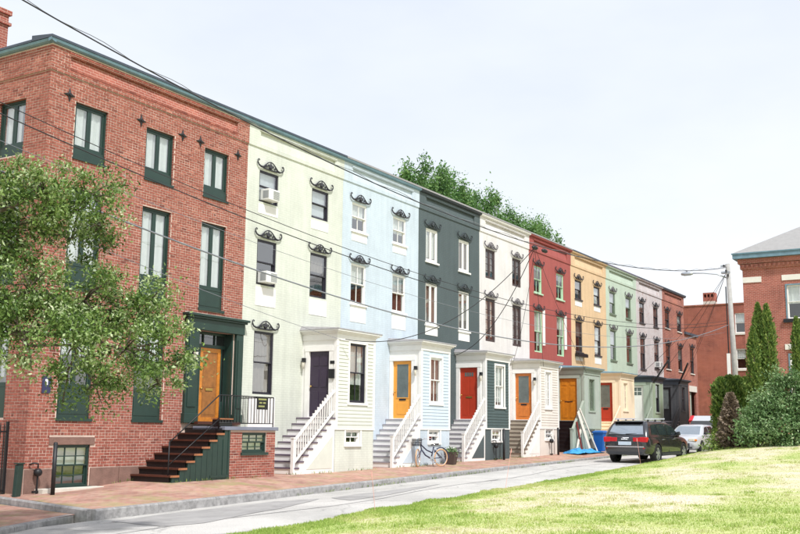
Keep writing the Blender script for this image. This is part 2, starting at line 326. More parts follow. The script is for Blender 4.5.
# road
def road_mat():
    m, t, b = newmat('bleached_asphalt'); N = t.nodes.new; L = t.links.new; b.inputs['Roughness'].default_value = .9
    g = N('ShaderNodeNewGeometry'); n = N('ShaderNodeTexNoise'); n.inputs['Scale'].default_value = .35; n.inputs['Detail'].default_value = 8; n.inputs['Roughness'].default_value = .7; L(g.outputs['Position'], n.inputs['Vector'])
    rp = N('ShaderNodeValToRGB'); rp.color_ramp.elements[0].position = .3; rp.color_ramp.elements[0].color = (*s2l((166,164,160)),1); rp.color_ramp.elements[1].position = .62; rp.color_ramp.elements[1].color = (*s2l((198,195,190)),1); L(n.outputs[0], rp.inputs[0])
    f = N('ShaderNodeTexNoise'); f.inputs['Scale'].default_value = 90; f.inputs['Detail'].default_value = 3; L(g.outputs['Position'], f.inputs['Vector'])
    fr = N('ShaderNodeMapRange'); fr.inputs[1].default_value = .35; fr.inputs[2].default_value = .65; fr.inputs[3].default_value = .72; fr.inputs[4].default_value = 1.2; L(f.outputs[0], fr.inputs[0])
    mu = N('ShaderNodeMix'); mu.data_type = 'RGBA'; mu.blend_type = 'MULTIPLY'; mu.inputs[0].default_value = 1; L(rp.outputs[0], mu.inputs[6]); L(fr.outputs[0], mu.inputs[7])
    # cracks
    wn = N('ShaderNodeTexNoise'); wn.inputs['Scale'].default_value = 1.3; wn.inputs['Detail'].default_value = 5; L(g.outputs['Position'], wn.inputs['Vector'])
    vm = N('ShaderNodeVectorMath'); vm.operation = 'MULTIPLY_ADD'; L(wn.outputs['Color'], vm.inputs[0]); vm.inputs[1].default_value = (1.2,1.2,0); L(g.outputs['Position'], vm.inputs[2])
    mp = N('ShaderNodeMapping'); mp.inputs['Scale'].default_value = (.22,.5,0); L(vm.outputs[0], mp.inputs[0])
    v = N('ShaderNodeTexVoronoi'); v.feature = 'DISTANCE_TO_EDGE'; v.inputs['Scale'].default_value = 1; L(mp.outputs[0], v.inputs['Vector'])
    cr = N('ShaderNodeMapRange'); cr.inputs[1].default_value = .0; cr.inputs[2].default_value = .016; cr.inputs[3].default_value = .72; cr.inputs[4].default_value = 1; L(v.outputs[0], cr.inputs[0])
    m2 = N('ShaderNodeMix'); m2.data_type = 'RGBA'; m2.blend_type = 'MULTIPLY'; m2.inputs[0].default_value = 1; L(mu.outputs[2], m2.inputs[6]); L(cr.outputs[0], m2.inputs[7]); L(m2.outputs[2], b.inputs['Base Color'])
    bp = N('ShaderNodeBump'); bp.inputs['Strength'].default_value = .4; bp.inputs['Distance'].default_value = .01; L(f.outputs[0], bp.inputs['Height']); L(bp.outputs[0], b.inputs['Normal'])
    return m
M['road'] = road_mat()
M['patch'] = pm('tar_patch', (156,154,152), .85, .22, 1.5, .4, 80)
def sheet(name, xs, rows, mat, kind='structure'):
    """rows: list of functions x -> (x,y,z)"""
    V = [r(x) for r in rows for x in xs]; n = len(xs)
    F = [(i*n+j, i*n+j+1, (i+1)*n+j+1, (i+1)*n+j) for i in range(len(rows)-1) for j in range(n-1)]
    me = bpy.data.meshes.new(name); me.from_pydata(V, [], F); me.materials.append(mat); me.polygons.foreach_set('use_smooth', [True]*len(F)); me.update()
    return tag(link(name, me), kind=kind)
rx = list(np.arange(-60, 76, 1.0))
sheet('road', rx, [lambda x, k=k: (x, ye(x)-.45+(yc(x)+.05-ye(x)+.45)*k, zs(x)-.02+.03*math.sin(math.pi*k)) for k in (0,.08,.2,.35,.5,.65,.8,.92,1)], M['road'])
def road_z(x, y):
    k = (y-ye(x)+.45)/(yc(x)+.05-ye(x)+.45); return zs(x)-.02+.03*math.sin(math.pi*min(1,max(0,k)))
def patch(name, poly, mat):
    cx = sum(p[0] for p in poly)/len(poly); cy = sum(p[1] for p in poly)/len(poly); pts = []
    n = len(poly)
    for i in range(n):
        for s in (0,.33,.66):
            x = poly[i][0]*(1-s)+poly[(i+1)%n][0]*s+random.uniform(-.07,.07); y = poly[i][1]*(1-s)+poly[(i+1)%n][1]*s+random.uniform(-.05,.05); pts.append((x, y, road_z(x,y)+.007))
    V = [(cx,cy,road_z(cx,cy)+.009)]+pts; k = len(pts)
    me = bpy.data.meshes.new(name); me.from_pydata(V, [], [(0,1+i,1+(i+1)%k) for i in range(k)]); me.materials.append(mat); me.update()
    return tag(link(name, me), kind='structure')
patch('road_patch', [(-9.0,-4.35),(-7.6,-4.25),(-3.6,-4.35),(-2.6,-4.9),(-5.2,-5.7),(-8.4,-6.3),(-9.3,-6.0)], M['patch'])
patch('road_patch', [(-2.2,-5.0),(-.2,-4.95),(1.7,-5.0),(3.6,-4.95),(1.2,-5.5),(-.4,-5.8),(-2.6,-5.9)], M['patch'])
for k, (xa, xb, yo) in enumerate(((-14,6,.42),(5,17,.5))):
    V = []; 
    for j in range(41):
        x = xa+(xb-xa)*j/40; y = ye(x)+(yc(x)-ye(x))*yo+.25*math.sin(x*.5+k)+random.uniform(-.03,.03); wd = .015+.025*random.random()
        V += [(x,y-wd,road_z(x,y)+.006),(x,y+wd,road_z(x,y)+.006)]
    me = bpy.data.meshes.new('road_seam'); me.from_pydata(V, [], [(2*j,2*j+2,2*j+3,2*j+1) for j in range(40)]); me.materials.append(M['patch']); tag(link('road_seam', me), kind='structure')

# brick pavement and granite kerb
M['paver'] = brickmat('pavement_brick', (178,134,118), (152,108,95), (172,154,140), .21, .105, .006, .6, .25, horizontal=True, moss=((146,146,92), 1.1, .50, .72), stain=((192,166,146), 1.7, .46, .8))
def xl(y): return -9.1+(y+3.9)*.2
wx = [-9.0]+list(np.arange(-8.5, 60.1, .5))
def wrow(k):
    def f(x):
        y0 = .5 if k == 0 else None
        yk = yc(x)+.14
        y = {0:.6,1:-.05,2:-1.35}.get(k) if k < 3 else -1.35+(yk+1.35)*(k-2)/3
        z = zw(x) if k < 3 else zw(x)+(zc(x)-zw(x))*(k-2)/3
        return (max(x, xl(y)+.12) if x > -9 else xl(y)+.12, y, z+.0)
    return f
sheet('pavement', wx, [wrow(k) for k in range(6)], M['paver'])
def kerb(pts_fn, s0, s1, name='kerb', top=None, low=None, step=(1.5,2.3), width=.15):
    root = bpy.data.objects.new(name, None); COL.objects.link(root); tag(root, kind='structure'); s = s0
    while s < s1-.05:
        e = min(s1, s+random.uniform(*step)); a, b = Vector(pts_fn(s+.006)), Vector(pts_fn(e-.006)); d = (b-a); d.z = 0; d.normalize(); nrm = Vector((-d.y, d.x, 0)); mb = MB()
        ja, jb = random.uniform(-.012,.012), random.uniform(-.012,.012); V = []
        for q, j in ((a,ja),((a+b)/2,(ja+jb)/2),(b,jb)):
            o = nrm*j; V += [q+o-Vector((0,0,.45)), q+o-Vector((0,0,.03)), q+o+nrm*.025, q+o+nrm*width, q+o+nrm*width-Vector((0,0,.45))]
        F = [(i*5+k, i*5+k+1, (i+1)*5+k+1, (i+1)*5+k) for i in range(2) for k in range(4)]+[(0,1,2,3,4),(10,11,12,13,14)]
        mb.add(V, F).build('kerb_stone', M['granite'], root); s = e
    return root
kerb(lambda x: (x, yc(x), zc(x)+.004), -8.98, 60)
kerb(lambda s: (-9.1+(4.2-s)*.2, -3.9+4.2-s, zc(-9.1)+.004+.016*(4.2-s)), 0, 4.04)      # return at the corner of the block
# lower pavement on the left with its own low kerb
def lk(s): return (-9.27-s*.945, -3.42-s*.40, -.50-.010*s)
V = [(-9.0,-3.3,-.50),(-8.2,.8,-.46),(-8.0,9,-.40),(-40,9,-.9),(-40,-16,-.92),(-30,-12.2,-.80),(-20,-7.95,-.63),(-12.1,-4.55,-.535)]
me = bpy.data.meshes.new('lower_pavement'); me.from_pydata(V, [], [tuple(range(len(V)))]); me.materials.append(M['paver']); tag(link('lower_pavement', me), kind='structure')
kerb(lambda s: lk(14-s), 0, 14.26, step=(2.2,3))

# ------------------------------------------------------------------ brick fields (real bricks, one mesh)
def brick_field(name, fields, mat, parent, bw=.204, rh=.072, seed=1, proud=.006):
    """fields: (plane, at, a0, a1, z0, z1, holes, outward) ; plane 'y' -> a is x at y=at, 'x' -> a is y at x=at"""
    g = np.random.default_rng(seed); C = []; 
    for plane, at, a0, a1, z0, z1, holes, outw in fields:
        nz = int((z1-z0)/rh)
        for j in range(nz):
            zb = z0+j*rh; off = (j%2)*bw/2; hdr = (j%6 == 5); L = bw/2 if hdr else bw
            k = a0-off
            while k < a1-.01:
                s, e = max(k, a0), min(k+L, a1); k += L
                segs = [(s, e)]
                for h in holes:
                    if h[2]-.02 < zb+rh/2 < h[3]+.02:
                        ns = []
                        for p, q in segs:
                            if q <= h[0] or p >= h[1]: ns.append((p,q)); continue
                            if p < h[0]-.03: ns.append((p,h[0]))
                            if q > h[1]+.03: ns.append((h[1],q))
                        segs = ns
                for p, q in segs:
                    if q-p > .035: C.append((plane == 'x', at, p+.006, q-.006, zb+.006, zb+rh-.006, outw))
    n = len(C); A = np.array(C, float); pr = proud+(g.random(n)-.3)*.004
    V = np.empty((n,8,3)); isx = A[:,0] > .5; jit = (g.random((n,4))-.5)*.003
    p, q, z0, z1 = A[:,2]+jit[:,0], A[:,3]+jit[:,1], A[:,4]+jit[:,2], A[:,5]+jit[:,3]; ou = A[:,1]+A[:,6]*pr; inn = A[:,1]-A[:,6]*.004
    b = .0025
    for k, (a, zz, d) in enumerate(((p,z0,inn),(q,z0,inn),(q,z1,inn),(p,z1,inn),(p+b,z0+b,ou),(q-b,z0+b,ou),(q-b,z1-b,ou),(p+b,z1-b,ou))):
        V[:,k,0] = np.where(isx, d, a); V[:,k,1] = np.where(isx, a, d); V[:,k,2] = zz
    F0 = np.array([(4,5,6,7),(0,1,5,4),(1,2,6,5),(2,3,7,6),(3,0,4,7)]); F = (F0[None]+8*np.arange(n)[:,None,None]).reshape(-1,4)
    me = bpy.data.meshes.new(name); me.from_pydata(V.reshape(-1,3).tolist(), [], F.tolist())
    bm = bmesh.new(); bm.from_mesh(me); bmesh.ops.recalc_face_normals(bm, faces=bm.faces); bm.to_mesh(me); bm.free()
    set_attr(me, 'bc', np.repeat(np.clip(g.normal(.5,.18,n),0,1), 5)); me.materials.append(mat)
    o = link(name, me, parent); tag(o, kind='stuff'); return o
M['brick'] = attrmat('red_brick', 'bc', (114,62,53), [(142,80,67),(156,91,77),(174,116,100)], .9, bump=.5)
M['limebrick'] = pm('lime_mortar_front', (202,180,167), .95, .22, .8, .3, 40)

# ------------------------------------------------------------------ windows (mesh data shared between alike windows)
_cache = {}
def cached(key, fn):
    if key not in _cache: _cache[key] = fn()
    return _cache[key]
def bars(mb, w, h, fw, y0, y1, xin=(), zin=(), t=.035, ox=0, oz=0):
    mb.box(ox, ox+fw, y0, y1, oz, oz+h); mb.box(ox+w-fw, ox+w, y0, y1, oz, oz+h); mb.box(ox+fw, ox+w-fw, y0, y1, oz, oz+fw); mb.box(ox+fw, ox+w-fw, y0, y1, oz+h-fw, oz+h)
    for x in xin: mb.box(ox+x-t/2, ox+x+t/2, y0+.006, y1-.004, oz+fw, oz+h-fw)
    for z in zin: mb.box(ox+fw, ox+w-fw, y0+.003, y1-.002, oz+z-t/2, oz+z+t/2)
    return mb
def window(root, x0, x1, z0, z1, style, mat, blind=None, bh=1.0, sill=None, yo=0., rz=None, sillw=.06, glass=None, sillh=.07, cw=None, mun=True):
    """window set into a wall whose outside face is at y = yo; window > sash, pane, blind, sill"""
    w, h = round(x1-x0, 2), round(z1-z0, 2); fw = .055 if style.startswith('casement') else .04
    me = cached(('fr', w, h, mat), lambda: bars(MB(), w, h, fw, .03, .13).mesh('window', M[mat]))
    win = link('window', me, root, (x0, yo, z0))
    def sashmesh():
        mb = MB(); iw, ih = w-2*fw, h-2*fw
        if style == 'casement':
            hw = iw/2-.002
            bars(mb, hw, ih, .062, .055, .1, zin=(), ox=fw, oz=fw); bars(mb, hw, ih, .062, .055, .1, ox=fw+hw+.004, oz=fw)
        elif style == 'casement6':
            hw = iw/2-.002
            for o in (fw, fw+hw+.004): bars(mb, hw, ih, .06, .055, .1, zin=[ih*k/4 for k in (1,2,3)], ox=o, oz=fw, t=.025)
        else:
            up = ih*.5; xin = {'11':(), '22':(iw/2,), '66':(iw/3,2*iw/3)}[style]; zz = (up/2,) if style == '66' else ()
            bars(mb, iw, up, .034, .04, .08, xin=xin, zin=zz, ox=fw, oz=fw+ih-up, t=.026); bars(mb, iw, ih-up+.03, .04, .084, .124, xin=xin, zin=zz, ox=fw, oz=fw, t=.026)
        return mb.mesh('sash', M[mat])
    link('sash', cached(('sa', w, h, mat, style), sashmesh), win)
    gm = glass or 'glass'
    def pane(a, b, c, d, y): return MB().add([(a,y,c),(b,y,c),(b,y,d),(a,y,d)], [(0,1,2,3)]).mesh('pane', M[gm])
    if style.startswith('casement'):
        link('pane', cached(('pa', w, h, gm, 'l'), lambda: pane(fw, w/2, fw, h-fw, .078)), win); link('pane', cached(('pa', w, h, gm, 'r'), lambda: pane(w/2, w-fw, fw, h-fw, .078)), win)
    else:
        link('pane', cached(('pa', w, h, gm, 'u'), lambda: pane(fw, w-fw, h/2, h-fw, .06)), win); link('pane', cached(('pa', w, h, gm, 'd'), lambda: pane(fw, w-fw, fw, h/2, .104)), win)
    if blind:
        def bm_():
            mb = MB(); n = 14; iw = (w-2*fw)*(cw or 1); zz0 = fw+(h-2*fw)*(1-bh); V = []
            for k in range(n+1):
                x = fw+iw*k/n; y = .15+(.018*math.sin(k*2.3) if blind != 'blind' else 0); V += [(x,y,zz0),(x,y,h-fw)]
            mb.add(V, [(2*k,2*k+2,2*k+3,2*k+1) for k in range(n)]); return mb.mesh('blind', M[blind])
        link('blind', cached(('bl', w, h, blind, bh, cw), bm_), win)
    if sill:
        link('sill', cached(('si', w, sill, sillw, sillh), lambda: MB().box(-.06, w+.06, -sillw, .05, -sillh, 0).mesh('sill', M[sill])), win)
    return win

# cast iron window hood: curled ends, dipping shoulders, arched filigree centre
def hood_mesh(mat):
    def f():
        mb = MB(); W = .66
        for sgn in (-1, 1):
            pts = []
            for k in range(9):                      # end curl
                a = -2.6+4.1*k/8; r = .035+.035*k/8; pts.append((sgn*(W-.075+r*math.sin(a)*.9), -.06, .16+r*math.cos(a)+.03))
            pts = [(sgn*(W-.055), -.06, .235), (sgn*(W-.09), -.06, .26), (sgn*(W-.045), -.06, .285), (sgn*W, -.06, .25), (sgn*(W+.005), -.06, .18), (sgn*(W-.06), -.06, .10), (sgn*(W-.18), -.06, .065),
                   (sgn*(W-.30), -.06, .085), (sgn*.27, -.06, .16), (sgn*.16, -.06, .25), (sgn*.06, -.06, .29), (0, -.06, .30)]
            mb.tube(pts, [.013,.017,.019,.021,.023,.026,.027,.026,.023,.020,.018,.018], 6)
            mb.tube([(sgn*(W-.16),-.05,.055),(sgn*.34,-.05,.05),(sgn*.2,-.05,.04),(0,-.05,.035)], .02, 5)
            for r, cx, cz in ((.055,.10,.16),(.045,.22,.115),(.035,.31,.085)):    # scrolls of the filigree
                mb.tube([(sgn*(cx+r*(1-.07*k)*math.cos(.75*k)), -.055, cz+r*(1-.07*k)*math.sin(.75*k)) for k in range(11)], .013, 5)
            mb.tube([(sgn*.02,-.05,.04),(sgn*.05,-.06,.14),(sgn*.02,-.06,.24)], .016, 5)
        mb.lathe([(.001,-.085),(.04,-.075),(.05,-.05),(.05,-.02)], 10, 'y', (0,0,.12)); mb.tube([(0,-.05,.04),(0,-.055,.3)], .02, 5)
        mb.box(-.30,.30,-.03,-.004,.045,.075)
        return mb.mesh('window_hood', M[mat], True)
    return cached(('hood', mat), f)
def ac_unit(label, loc):
    t = thing('air_conditioner', label, 'air conditioner', loc, group=None)
    MB().box(-.27,.27,-.27,.10,0,.36).build('casing', M['acwhite'], t, bevel=.015)
    for k in range(7): MB().box(-.06,.24,-.282,-.272,.05+k*.04,.066+k*.04).build('grille_slat', M['acgrey'], t)
    MB().box(-.277,-.272,-.24,-.02,.06,.30).build('side_vent', M['acgrey'], t)
    return t
M['acwhite'] = pm('ac_white', (226,226,222), .5, .04); M['acgrey'] = pm('ac_grey', (150,152,154), .6, .1)

# ------------------------------------------------------------------ the row of houses
XB = [-7.69, 0, 5.28, 10.64, 16.01, 21.34, 26.72, 32.09, 37.47, 42.80, 47.85]
DEEP = 9.0; BELT = 10.18; TOP = 10.86
def shell(root, w, holes, wallmat, friezemat, gut, roofm, left=False, right=False, top=TOP, belt=BELT, side_holes=(), zb=-.6, frieze=True, depth=.13, inter=True, revm=None):
    wt = belt if frieze else top; rv = 0 if revm is None else 1; wm = wallmat if revm is None else [wallmat, revm]; mb = MB(); rect_wall(mb, 0, w, zb, wt, holes, 0, depth, rmi=rv)
    MB().add([(0,DEEP,zb),(w,DEEP,zb),(w,DEEP,top-.2),(0,DEEP,top-.2)], [(0,1,2,3)]).build('rear_wall', wallmat, root)
    if left: rect_wall(mb, 0, DEEP, zb, wt, side_holes, 0, depth, plane='x', rmi=rv)
    if right: mb.add([(w,0,zb),(w,DEEP,zb),(w,DEEP,top),(w,0,top)], [(0,1,2,3)])
    wl = mb.build('wall', wm, root)
    if inter:
        im = MB(); im.box(.15, w-.15, 1.1, 1.15, zb, top-.1)
        if left: im.box(1.0, 1.05, 1.2, DEEP-.1, zb, top-.1)
        for z in (1.45, 4.62, 7.55): im.box(.12, w-.12, .16, 1.1, z-.12, z)
        im.build('interior_partition', M['interior'], root)
    MB().add([(0,-.05,top+.02),(w,-.05,top+.02),(w,DEEP,top-.18),(0,DEEP,top-.18)], [(0,1,2,3)]).build('roof', M['roofdeck'], root)
    if frieze:
        fm = MB(); x0 = -.036 if left else 0; x1 = w+.036 if right else w
        rect_wall(fm, x0, x1, belt, top, [(.56, w-.56, belt+.12, top-.14)], -.036, .06, rmi=rv, reveal=False)
        a_, b_, c_, d_ = .56, w-.56, belt+.12, top-.14; fm.add([(a_,-.036,c_),(b_,-.036,c_),(b_,.04,d_),(a_,.04,d_)], [(0,1,2,3)], rv).add([(a_,.04,d_),(b_,.04,d_),(b_,-.036,d_),(a_,-.036,d_)], [(0,1,2,3)], rv).add([(a_,-.036,c_),(a_,.04,d_),(a_,-.036,d_)], [(0,1,2)], rv).add([(b_,-.036,c_),(b_,.04,d_),(b_,-.036,d_)], [(0,1,2)], rv); fm.add([(x0,-.036,belt),(x1,-.036,belt),(x1,0,belt),(x0,0,belt)], [(0,1,2,3)], rv)
        if left: fm.add([(x0,-.036,belt),(x0,DEEP,belt),(x0,DEEP,top),(x0,-.036,top)], [(0,1,2,3)]).add([(x0,0,belt),(0,0,belt),(0,DEEP,belt),(x0,DEEP,belt)], [(0,1,2,3)], rv)
        if right: fm.add([(x1,-.036,belt),(x1,DEEP,belt),(x1,DEEP,top),(x1,-.036,top)], [(0,1,2,3)])
        fm.build('frieze', friezemat if revm is None else [friezemat, revm], root)
        cm = MB()
        for a in range(2): cm.box(.50-.0*a, w-.5, -.060-.014*a, -.0362, top-.138+.03*a, top-.11+.03*a)
        cm.build('corbel_course', revm or friezemat, root)
    xa = -.18 if left else 0; xb_ = w+.2 if right else w-.003
    prof = [(-.04,top+.0),(-.09,top+.005),(-.14,top+.03),(-.155,top+.07),(-.155,top+.10),(-.14,top+.10),(-.04,top+.09)]
    g = MB().prism_x(prof, xa, xb_)
    if left: g.prism_y([(x+.02 if x > -.05 else x, z) for x, z in prof], -.15, DEEP)
    g.build('gutter', gut, root)
    MB().prism_x([(-.175,top+.102),(-.175,top+.165),(.6,top+.26),(.6,top+.11)], xa, xb_).build('roof_edge', roofm, root)
    if left: MB().prism_y([(-.175,top+.102),(-.175,top+.165),(.6,top+.20),(.6,top+.11)], .61, DEEP).build('roof_edge', roofm, root)
    return wl
M['farbrick'] = brickmat('distant_red_brick', (164,90,76), (142,74,62), (188,150,136), .215, .075, .009, .5, .2, stain=((196,130,110), .6, .5, .85))

# ------------------------------------------------------------------ corner brick house
def brick_corner_house():
    w = 7.69; root = thing('brick_townhouse', 'red brick corner house with dark green casement windows and wooden stoop', 'house', (XB[0],0,0))
    cols = [(.84,1.94),(3.34,4.45),(5.72,6.81)]
    holes = [(a,b,8.1,9.58) for a,b in cols]+[(a,b,4.76,7.33) for a,b in cols]+[(a,b,1.5,4.35) for a,b in cols[:2]]+[(.83,1.97,-.16,.86),(5.78,7.32,1.5,4.12)]
    side = [(.88,1.95,8.1,9.58),(.88,1.95,4.76,7.33),(.88,1.95,1.5,4.35),(4,5.1,8.1,9.58),(4,5.1,4.76,7.33)]
    shell(root, w, holes, M['limebrick'], M['limebrick'], M['mint'], M['darkslate'], left=True, side_holes=side, zb=-.9, depth=.2, revm=M['farbrick'])
    bh = holes+[(5.23,7.69,-1,4.58),(.68,2.10,.86,1.05)]
    brick_field('brickwork', [('y',0,-.007,w,.30,BELT,bh,-1),('x',0,-.004,DEEP,.30,BELT,side,-1),
        ('y',-.036,-.043,w,BELT,TOP,[(.56,w-.56,BELT+.20,TOP-.16)],-1),('x',-.036,-.040,DEEP,BELT,TOP,[],-1)], M['brick'], root, seed=5)
    # brownstone foundation blocks, each its own stone
    xs = [0,.83]; zt = .29
    for a, b in [(0,.80),(2.0,2.95),(2.97,4.0),(4.02,5.2)]: MB().box(a+.004, b-.004, -.035, .1, -1.2, zt).build('foundation_stone', M['brownstone'], root, bevel=.012)
    for a, b in [(.02,1.2),(1.22,2.5),(2.52,4),(4.02,5.6),(5.62,7.2),(7.22,8.9)]: MB().box(-.035, .1, a, b, -1.2, zt).build('foundation_stone', M['brownstone'], root, bevel=.012)
    MB().box(.67, 2.10, -.03, .1, .862, 1.05).build('lintel', M['brownstone'], root, bevel=.01)
    MB().box(.3, 2.2, -.34, -.036, -.6, -.17).build('light_well_kerb', M['concrete'], root, bevel=.01)
    for a, b in cols:
        window(root, a, b, 8.36, 9.58, 'casement', 'green', 'curtain', sill=None, yo=.04)
        MB().box(a+.003, b-.003, .05, .19, 8.1, 8.355).build('spandrel_panel', M['green'], root); MB().box(a-.02, b+.02, -.04, .05, 8.06, 8.11).build('window_sill', M['green'], root)
        window(root, a, b, 5.34, 7.33, 'casement', 'green', 'curtain', sill=None, yo=.04)
        MB().box(a+.003, b-.003, .08, .19, 4.76, 5.335).box(a+.1,b-.1,.068,.09,4.86,5.22).build('spandrel_panel', M['green'], root); MB().box(a-.02, b+.02, -.04, .05, 4.70, 4.77).build('window_sill', M['green'], root)
    for a, b in cols[:2]:
        window(root, a, b, 2.25, 4.35, 'casement', 'green', 'curtain', .6, sill=None, yo=.04)
        MB().box(a+.003, b-.003, .08, .19, 1.5, 2.245).box(a+.1,b-.1,.068,.09,1.62,2.12).build('spandrel_panel', M['green'], root); MB().box(a-.02, b+.02, -.04, .05, 1.44, 1.51).build('window_sill', M['green'], root)
    window(root, .83, 1.97, -.16, .86, '66', 'green', 'blind', .5, sill='green')
    for z0, z1, zp in ((8.36,9.58,8.1),(5.34,7.33,4.76),(2.25,4.35,1.5)):
        for y0 in ((.88,1.95),(4,5.1))[:2 if z0 > 3 else 1]:
            e = window(root, 0, y0[1]-y0[0], z0, z1, 'casement', 'green', 'curtain', .9, sill=None); e.rotation_euler = (0,0,-math.pi/2); e.location = (.07, y0[1], z0)
            MB().box(.08, .19, y0[0]+.003, y0[1]-.003, zp, z0-.005).build('spandrel_panel', M['green'], root)
    # star shaped tie plates
    def star():
        mb = MB(); V = [(0,-.05,0)]; n = 4
        for k in range(8): r = .185 if k%2 == 0 else .065; V.append((r*math.sin(math.pi*k/4), -.018, r*math.cos(math.pi*k/4)))
        for k in range(8): r = .185 if k%2 == 0 else .065; V.append((r*math.sin(math.pi*k/4), 0, r*math.cos(math.pi*k/4)))
        mb.add(V, [(0,1+k,1+(k+1)%8) for k in range(8)]+[(1+k,9+k,9+(k+1)%8,1+(k+1)%8) for k in range(8)]); mb.lathe([(.001,-.075),(.04,-.065),(.05,-.03)], 8, 'y'); return mb.mesh('tie_plate', M['iron'])
    sm = star()
    for x in (.61,3.11,4.75,5.50,7.20): link('tie_plate', sm, root, (x,-.005,9.68))
    # chimney
    ch = MB().box(.2,.88,3.0,4.1,TOP,12.6).box(.14,.94,2.94,4.16,12.25,12.33).box(.14,.94,2.94,4.16,12.55,12.68).build('chimney', M['farbrick'], root)
    # doorway: green pilasters, entablature, transom, sidelights, oak door
    ds = MB().box(5.23,5.72,-.10,.0,1.45,4.12).box(7.36,7.68,-.10,.0,1.45,4.12).box(5.19,7.70,-.13,.0,4.12,4.44).box(5.13,7.75,-.19,.0,4.44,4.50).box(5.08,7.80,-.25,.0,4.50,4.57)
    ds.box(5.30,5.65,-.125,-.1,1.9,3.95).box(7.42,7.63,-.125,-.1,1.9,3.95).box(5.19,5.76,-.14,0,1.45,1.72).box(7.32,7.69,-.14,0,1.45,1.72)
    ds.build('door_surround', M['green'], root, bevel=.01)
    MB().box(5.78,5.84,0,.34,1.5,4.12).box(7.26,7.32,0,.34,1.5,4.12).box(5.84,7.26,.26,.34,3.66,3.76).box(5.84,7.26,.26,.34,4.05,4.12).box(6.14,6.19,.26,.34,1.5,3.66).box(7.08,7.13,.26,.34,1.5,3.66).box(5.84,6.14,.27,.34,1.5,2.1).box(7.13,7.26,.27,.34,1.5,2.1).box(6.3,6.33,.27,.33,3.76,4.05).box(6.8,6.83,.27,.33,3.76,4.05).build('door_frame', M['green'], root)
    MB().box(5.78,7.32,.345,.40,1.4,4.2).build('door_backing', M['interior'], root)
    MB().add([(5.84,.31,2.1),(6.14,.31,2.1),(6.14,.31,3.66),(5.84,.31,3.66)],[(0,1,2,3)]).build('sidelight', M['glassdark'], root); MB().add([(7.13,.31,2.1),(7.26,.31,2.1),(7.26,.31,3.66),(7.13,.31,3.66)],[(0,1,2,3)]).build('sidelight', M['glassdark'], root)
    MB().add([(5.84,.31,3.76),(7.26,.31,3.76),(7.26,.31,4.05),(5.84,.31,4.05)],[(0,1,2,3)]).build('transom_light', M['glassdark'], root)
    dr = bars(MB(), .89, 2.15, .12, .27, .33).build('door', M['oak'], root, (6.19,0,1.505)); tag(dr, 'varnished oak door with a darker centre panel')
    MB().box(.12,.77,.285,.32,.12,2.03).build('panel', M['oakdark'], dr); MB().box(.17,.72,.278,.285,.2,.85).box(.17,.72,.278,.285,1.0,1.96).build('moulding', M['oakdark'], dr)
    MB().box(.28,.58,.262,.275,.9,.97).build('mail_slot', M['brass'], dr); MB().lathe([(.001,.2),(.035,.21),(.03,.24),(.015,.27)], 10, 'y', (.06,0,.95)).build('handle', M['brass'], dr, smooth=True)
    MB().box(5.6,7.45,-.28,.26,1.42,1.5).build('door_sill', M['wood_tread'], root)
    # stoop: seven wooden treads, landing on brick pier with blue slab, green side panelling
    n = 7; z0 = -.09; rise = (1.36-z0)/8; xa = -4.30+w; run = .285
    tm = MB().box(-.03, run+.005, -1.46, -.0, -.045, 0).mesh('tread', M['wood_tread']); em = MB().box(-.034, run+.004, -1.475, -1.462, -.05, .002).mesh('tread_end', M['wood_end']); rm = MB().box(0, .03, -1.38, -.005, -rise, -.045).mesh('riser', M['riser_black'])
    for k in range(n):
        t = link('tread', tm, root, (xa+k*run, 0, z0+(k+1)*rise)); link('tread_end', em, t); link('riser', rm, t)
    link('riser', rm, root, (xa+n*run, 0, 1.36))
    lx = xa+n*run
    poly = [(xa+.05,-.5)]+sum([[(xa+.05+k*run, z0+(k+1)*rise-.05),(xa+.05+(k+1)*run, z0+(k+1)*rise-.05)] for k in range(n)], [])+[(lx+.05,1.3),(lx+.28,1.3),(lx+.28,-.5)]
    MB().prism_y(poly, -1.44, -1.38).build('side_panelling', M['green'], root)
    pp = MB(); pp.box(lx-.5,lx+.26,-1.455,-1.438,-.02,.05).box(lx+.19,lx+.26,-1.455,-1.438,.06,1.25).box(lx-.02,lx+.04,-1.455,-1.438,.06,1.0); pp.build('panelling_rail', M['green'], root)
    for k in range(9): MB().box(xa+.3+k*.21, xa+.303+k*.21, -1.4445, -1.4405, -.2, z0+rise*(int((.3+k*.21)/run)+.4)).build('board_joint', M['black'], root)
    px0 = lx+.28; px1 = w+.02
    pw = (px0+.55, px1-.42, .64, 1.2)
    pb = MB(); rect_wall(pb, px0, px1, -.9, 1.26, [pw], -1.4, .1); pb.box(px0,px0+.02,-1.39,-.01,-.9,1.26).box(px1-.02,px1,-1.39,-.01,-.9,1.26); pb.build('pier', M['limebrick'], root)
    brick_field('brickwork', [('y',-1.4,px0,px1,-.30,1.245,[pw],-1),('x',px1,-1.4,-.01,-.3,1.245,[],1)], M['brick'], root, seed=8)
    window(root, pw[0], pw[1], pw[2], pw[3], '66', 'green', 'blind', 1, sill='green', yo=-1.4)
    MB().box(lx-.0, px1+.05, -1.48, -.29, 1.26, 1.36).build('landing_slab', M['bluestone'], root, bevel=.012)
    rl = MB(); Y = -1.33; zt = 2.22
    rl.tube([(xa+.02,Y,-.1),(xa+.02,Y,.95)], .018, 6); rl.tube([(xa+.02,Y,.93),(lx-.1,Y,zt),(px1-.04,Y,zt),(px1-.04,-.02,zt)], .018, 6); rl.tube([(xa+.02,Y,.35),(lx-.1,Y,1.55)], .014, 6); rl.tube([(lx-.1,Y,1.46),(px1-.04,Y,1.46),(px1-.04,-.02,1.46)], .012, 6)
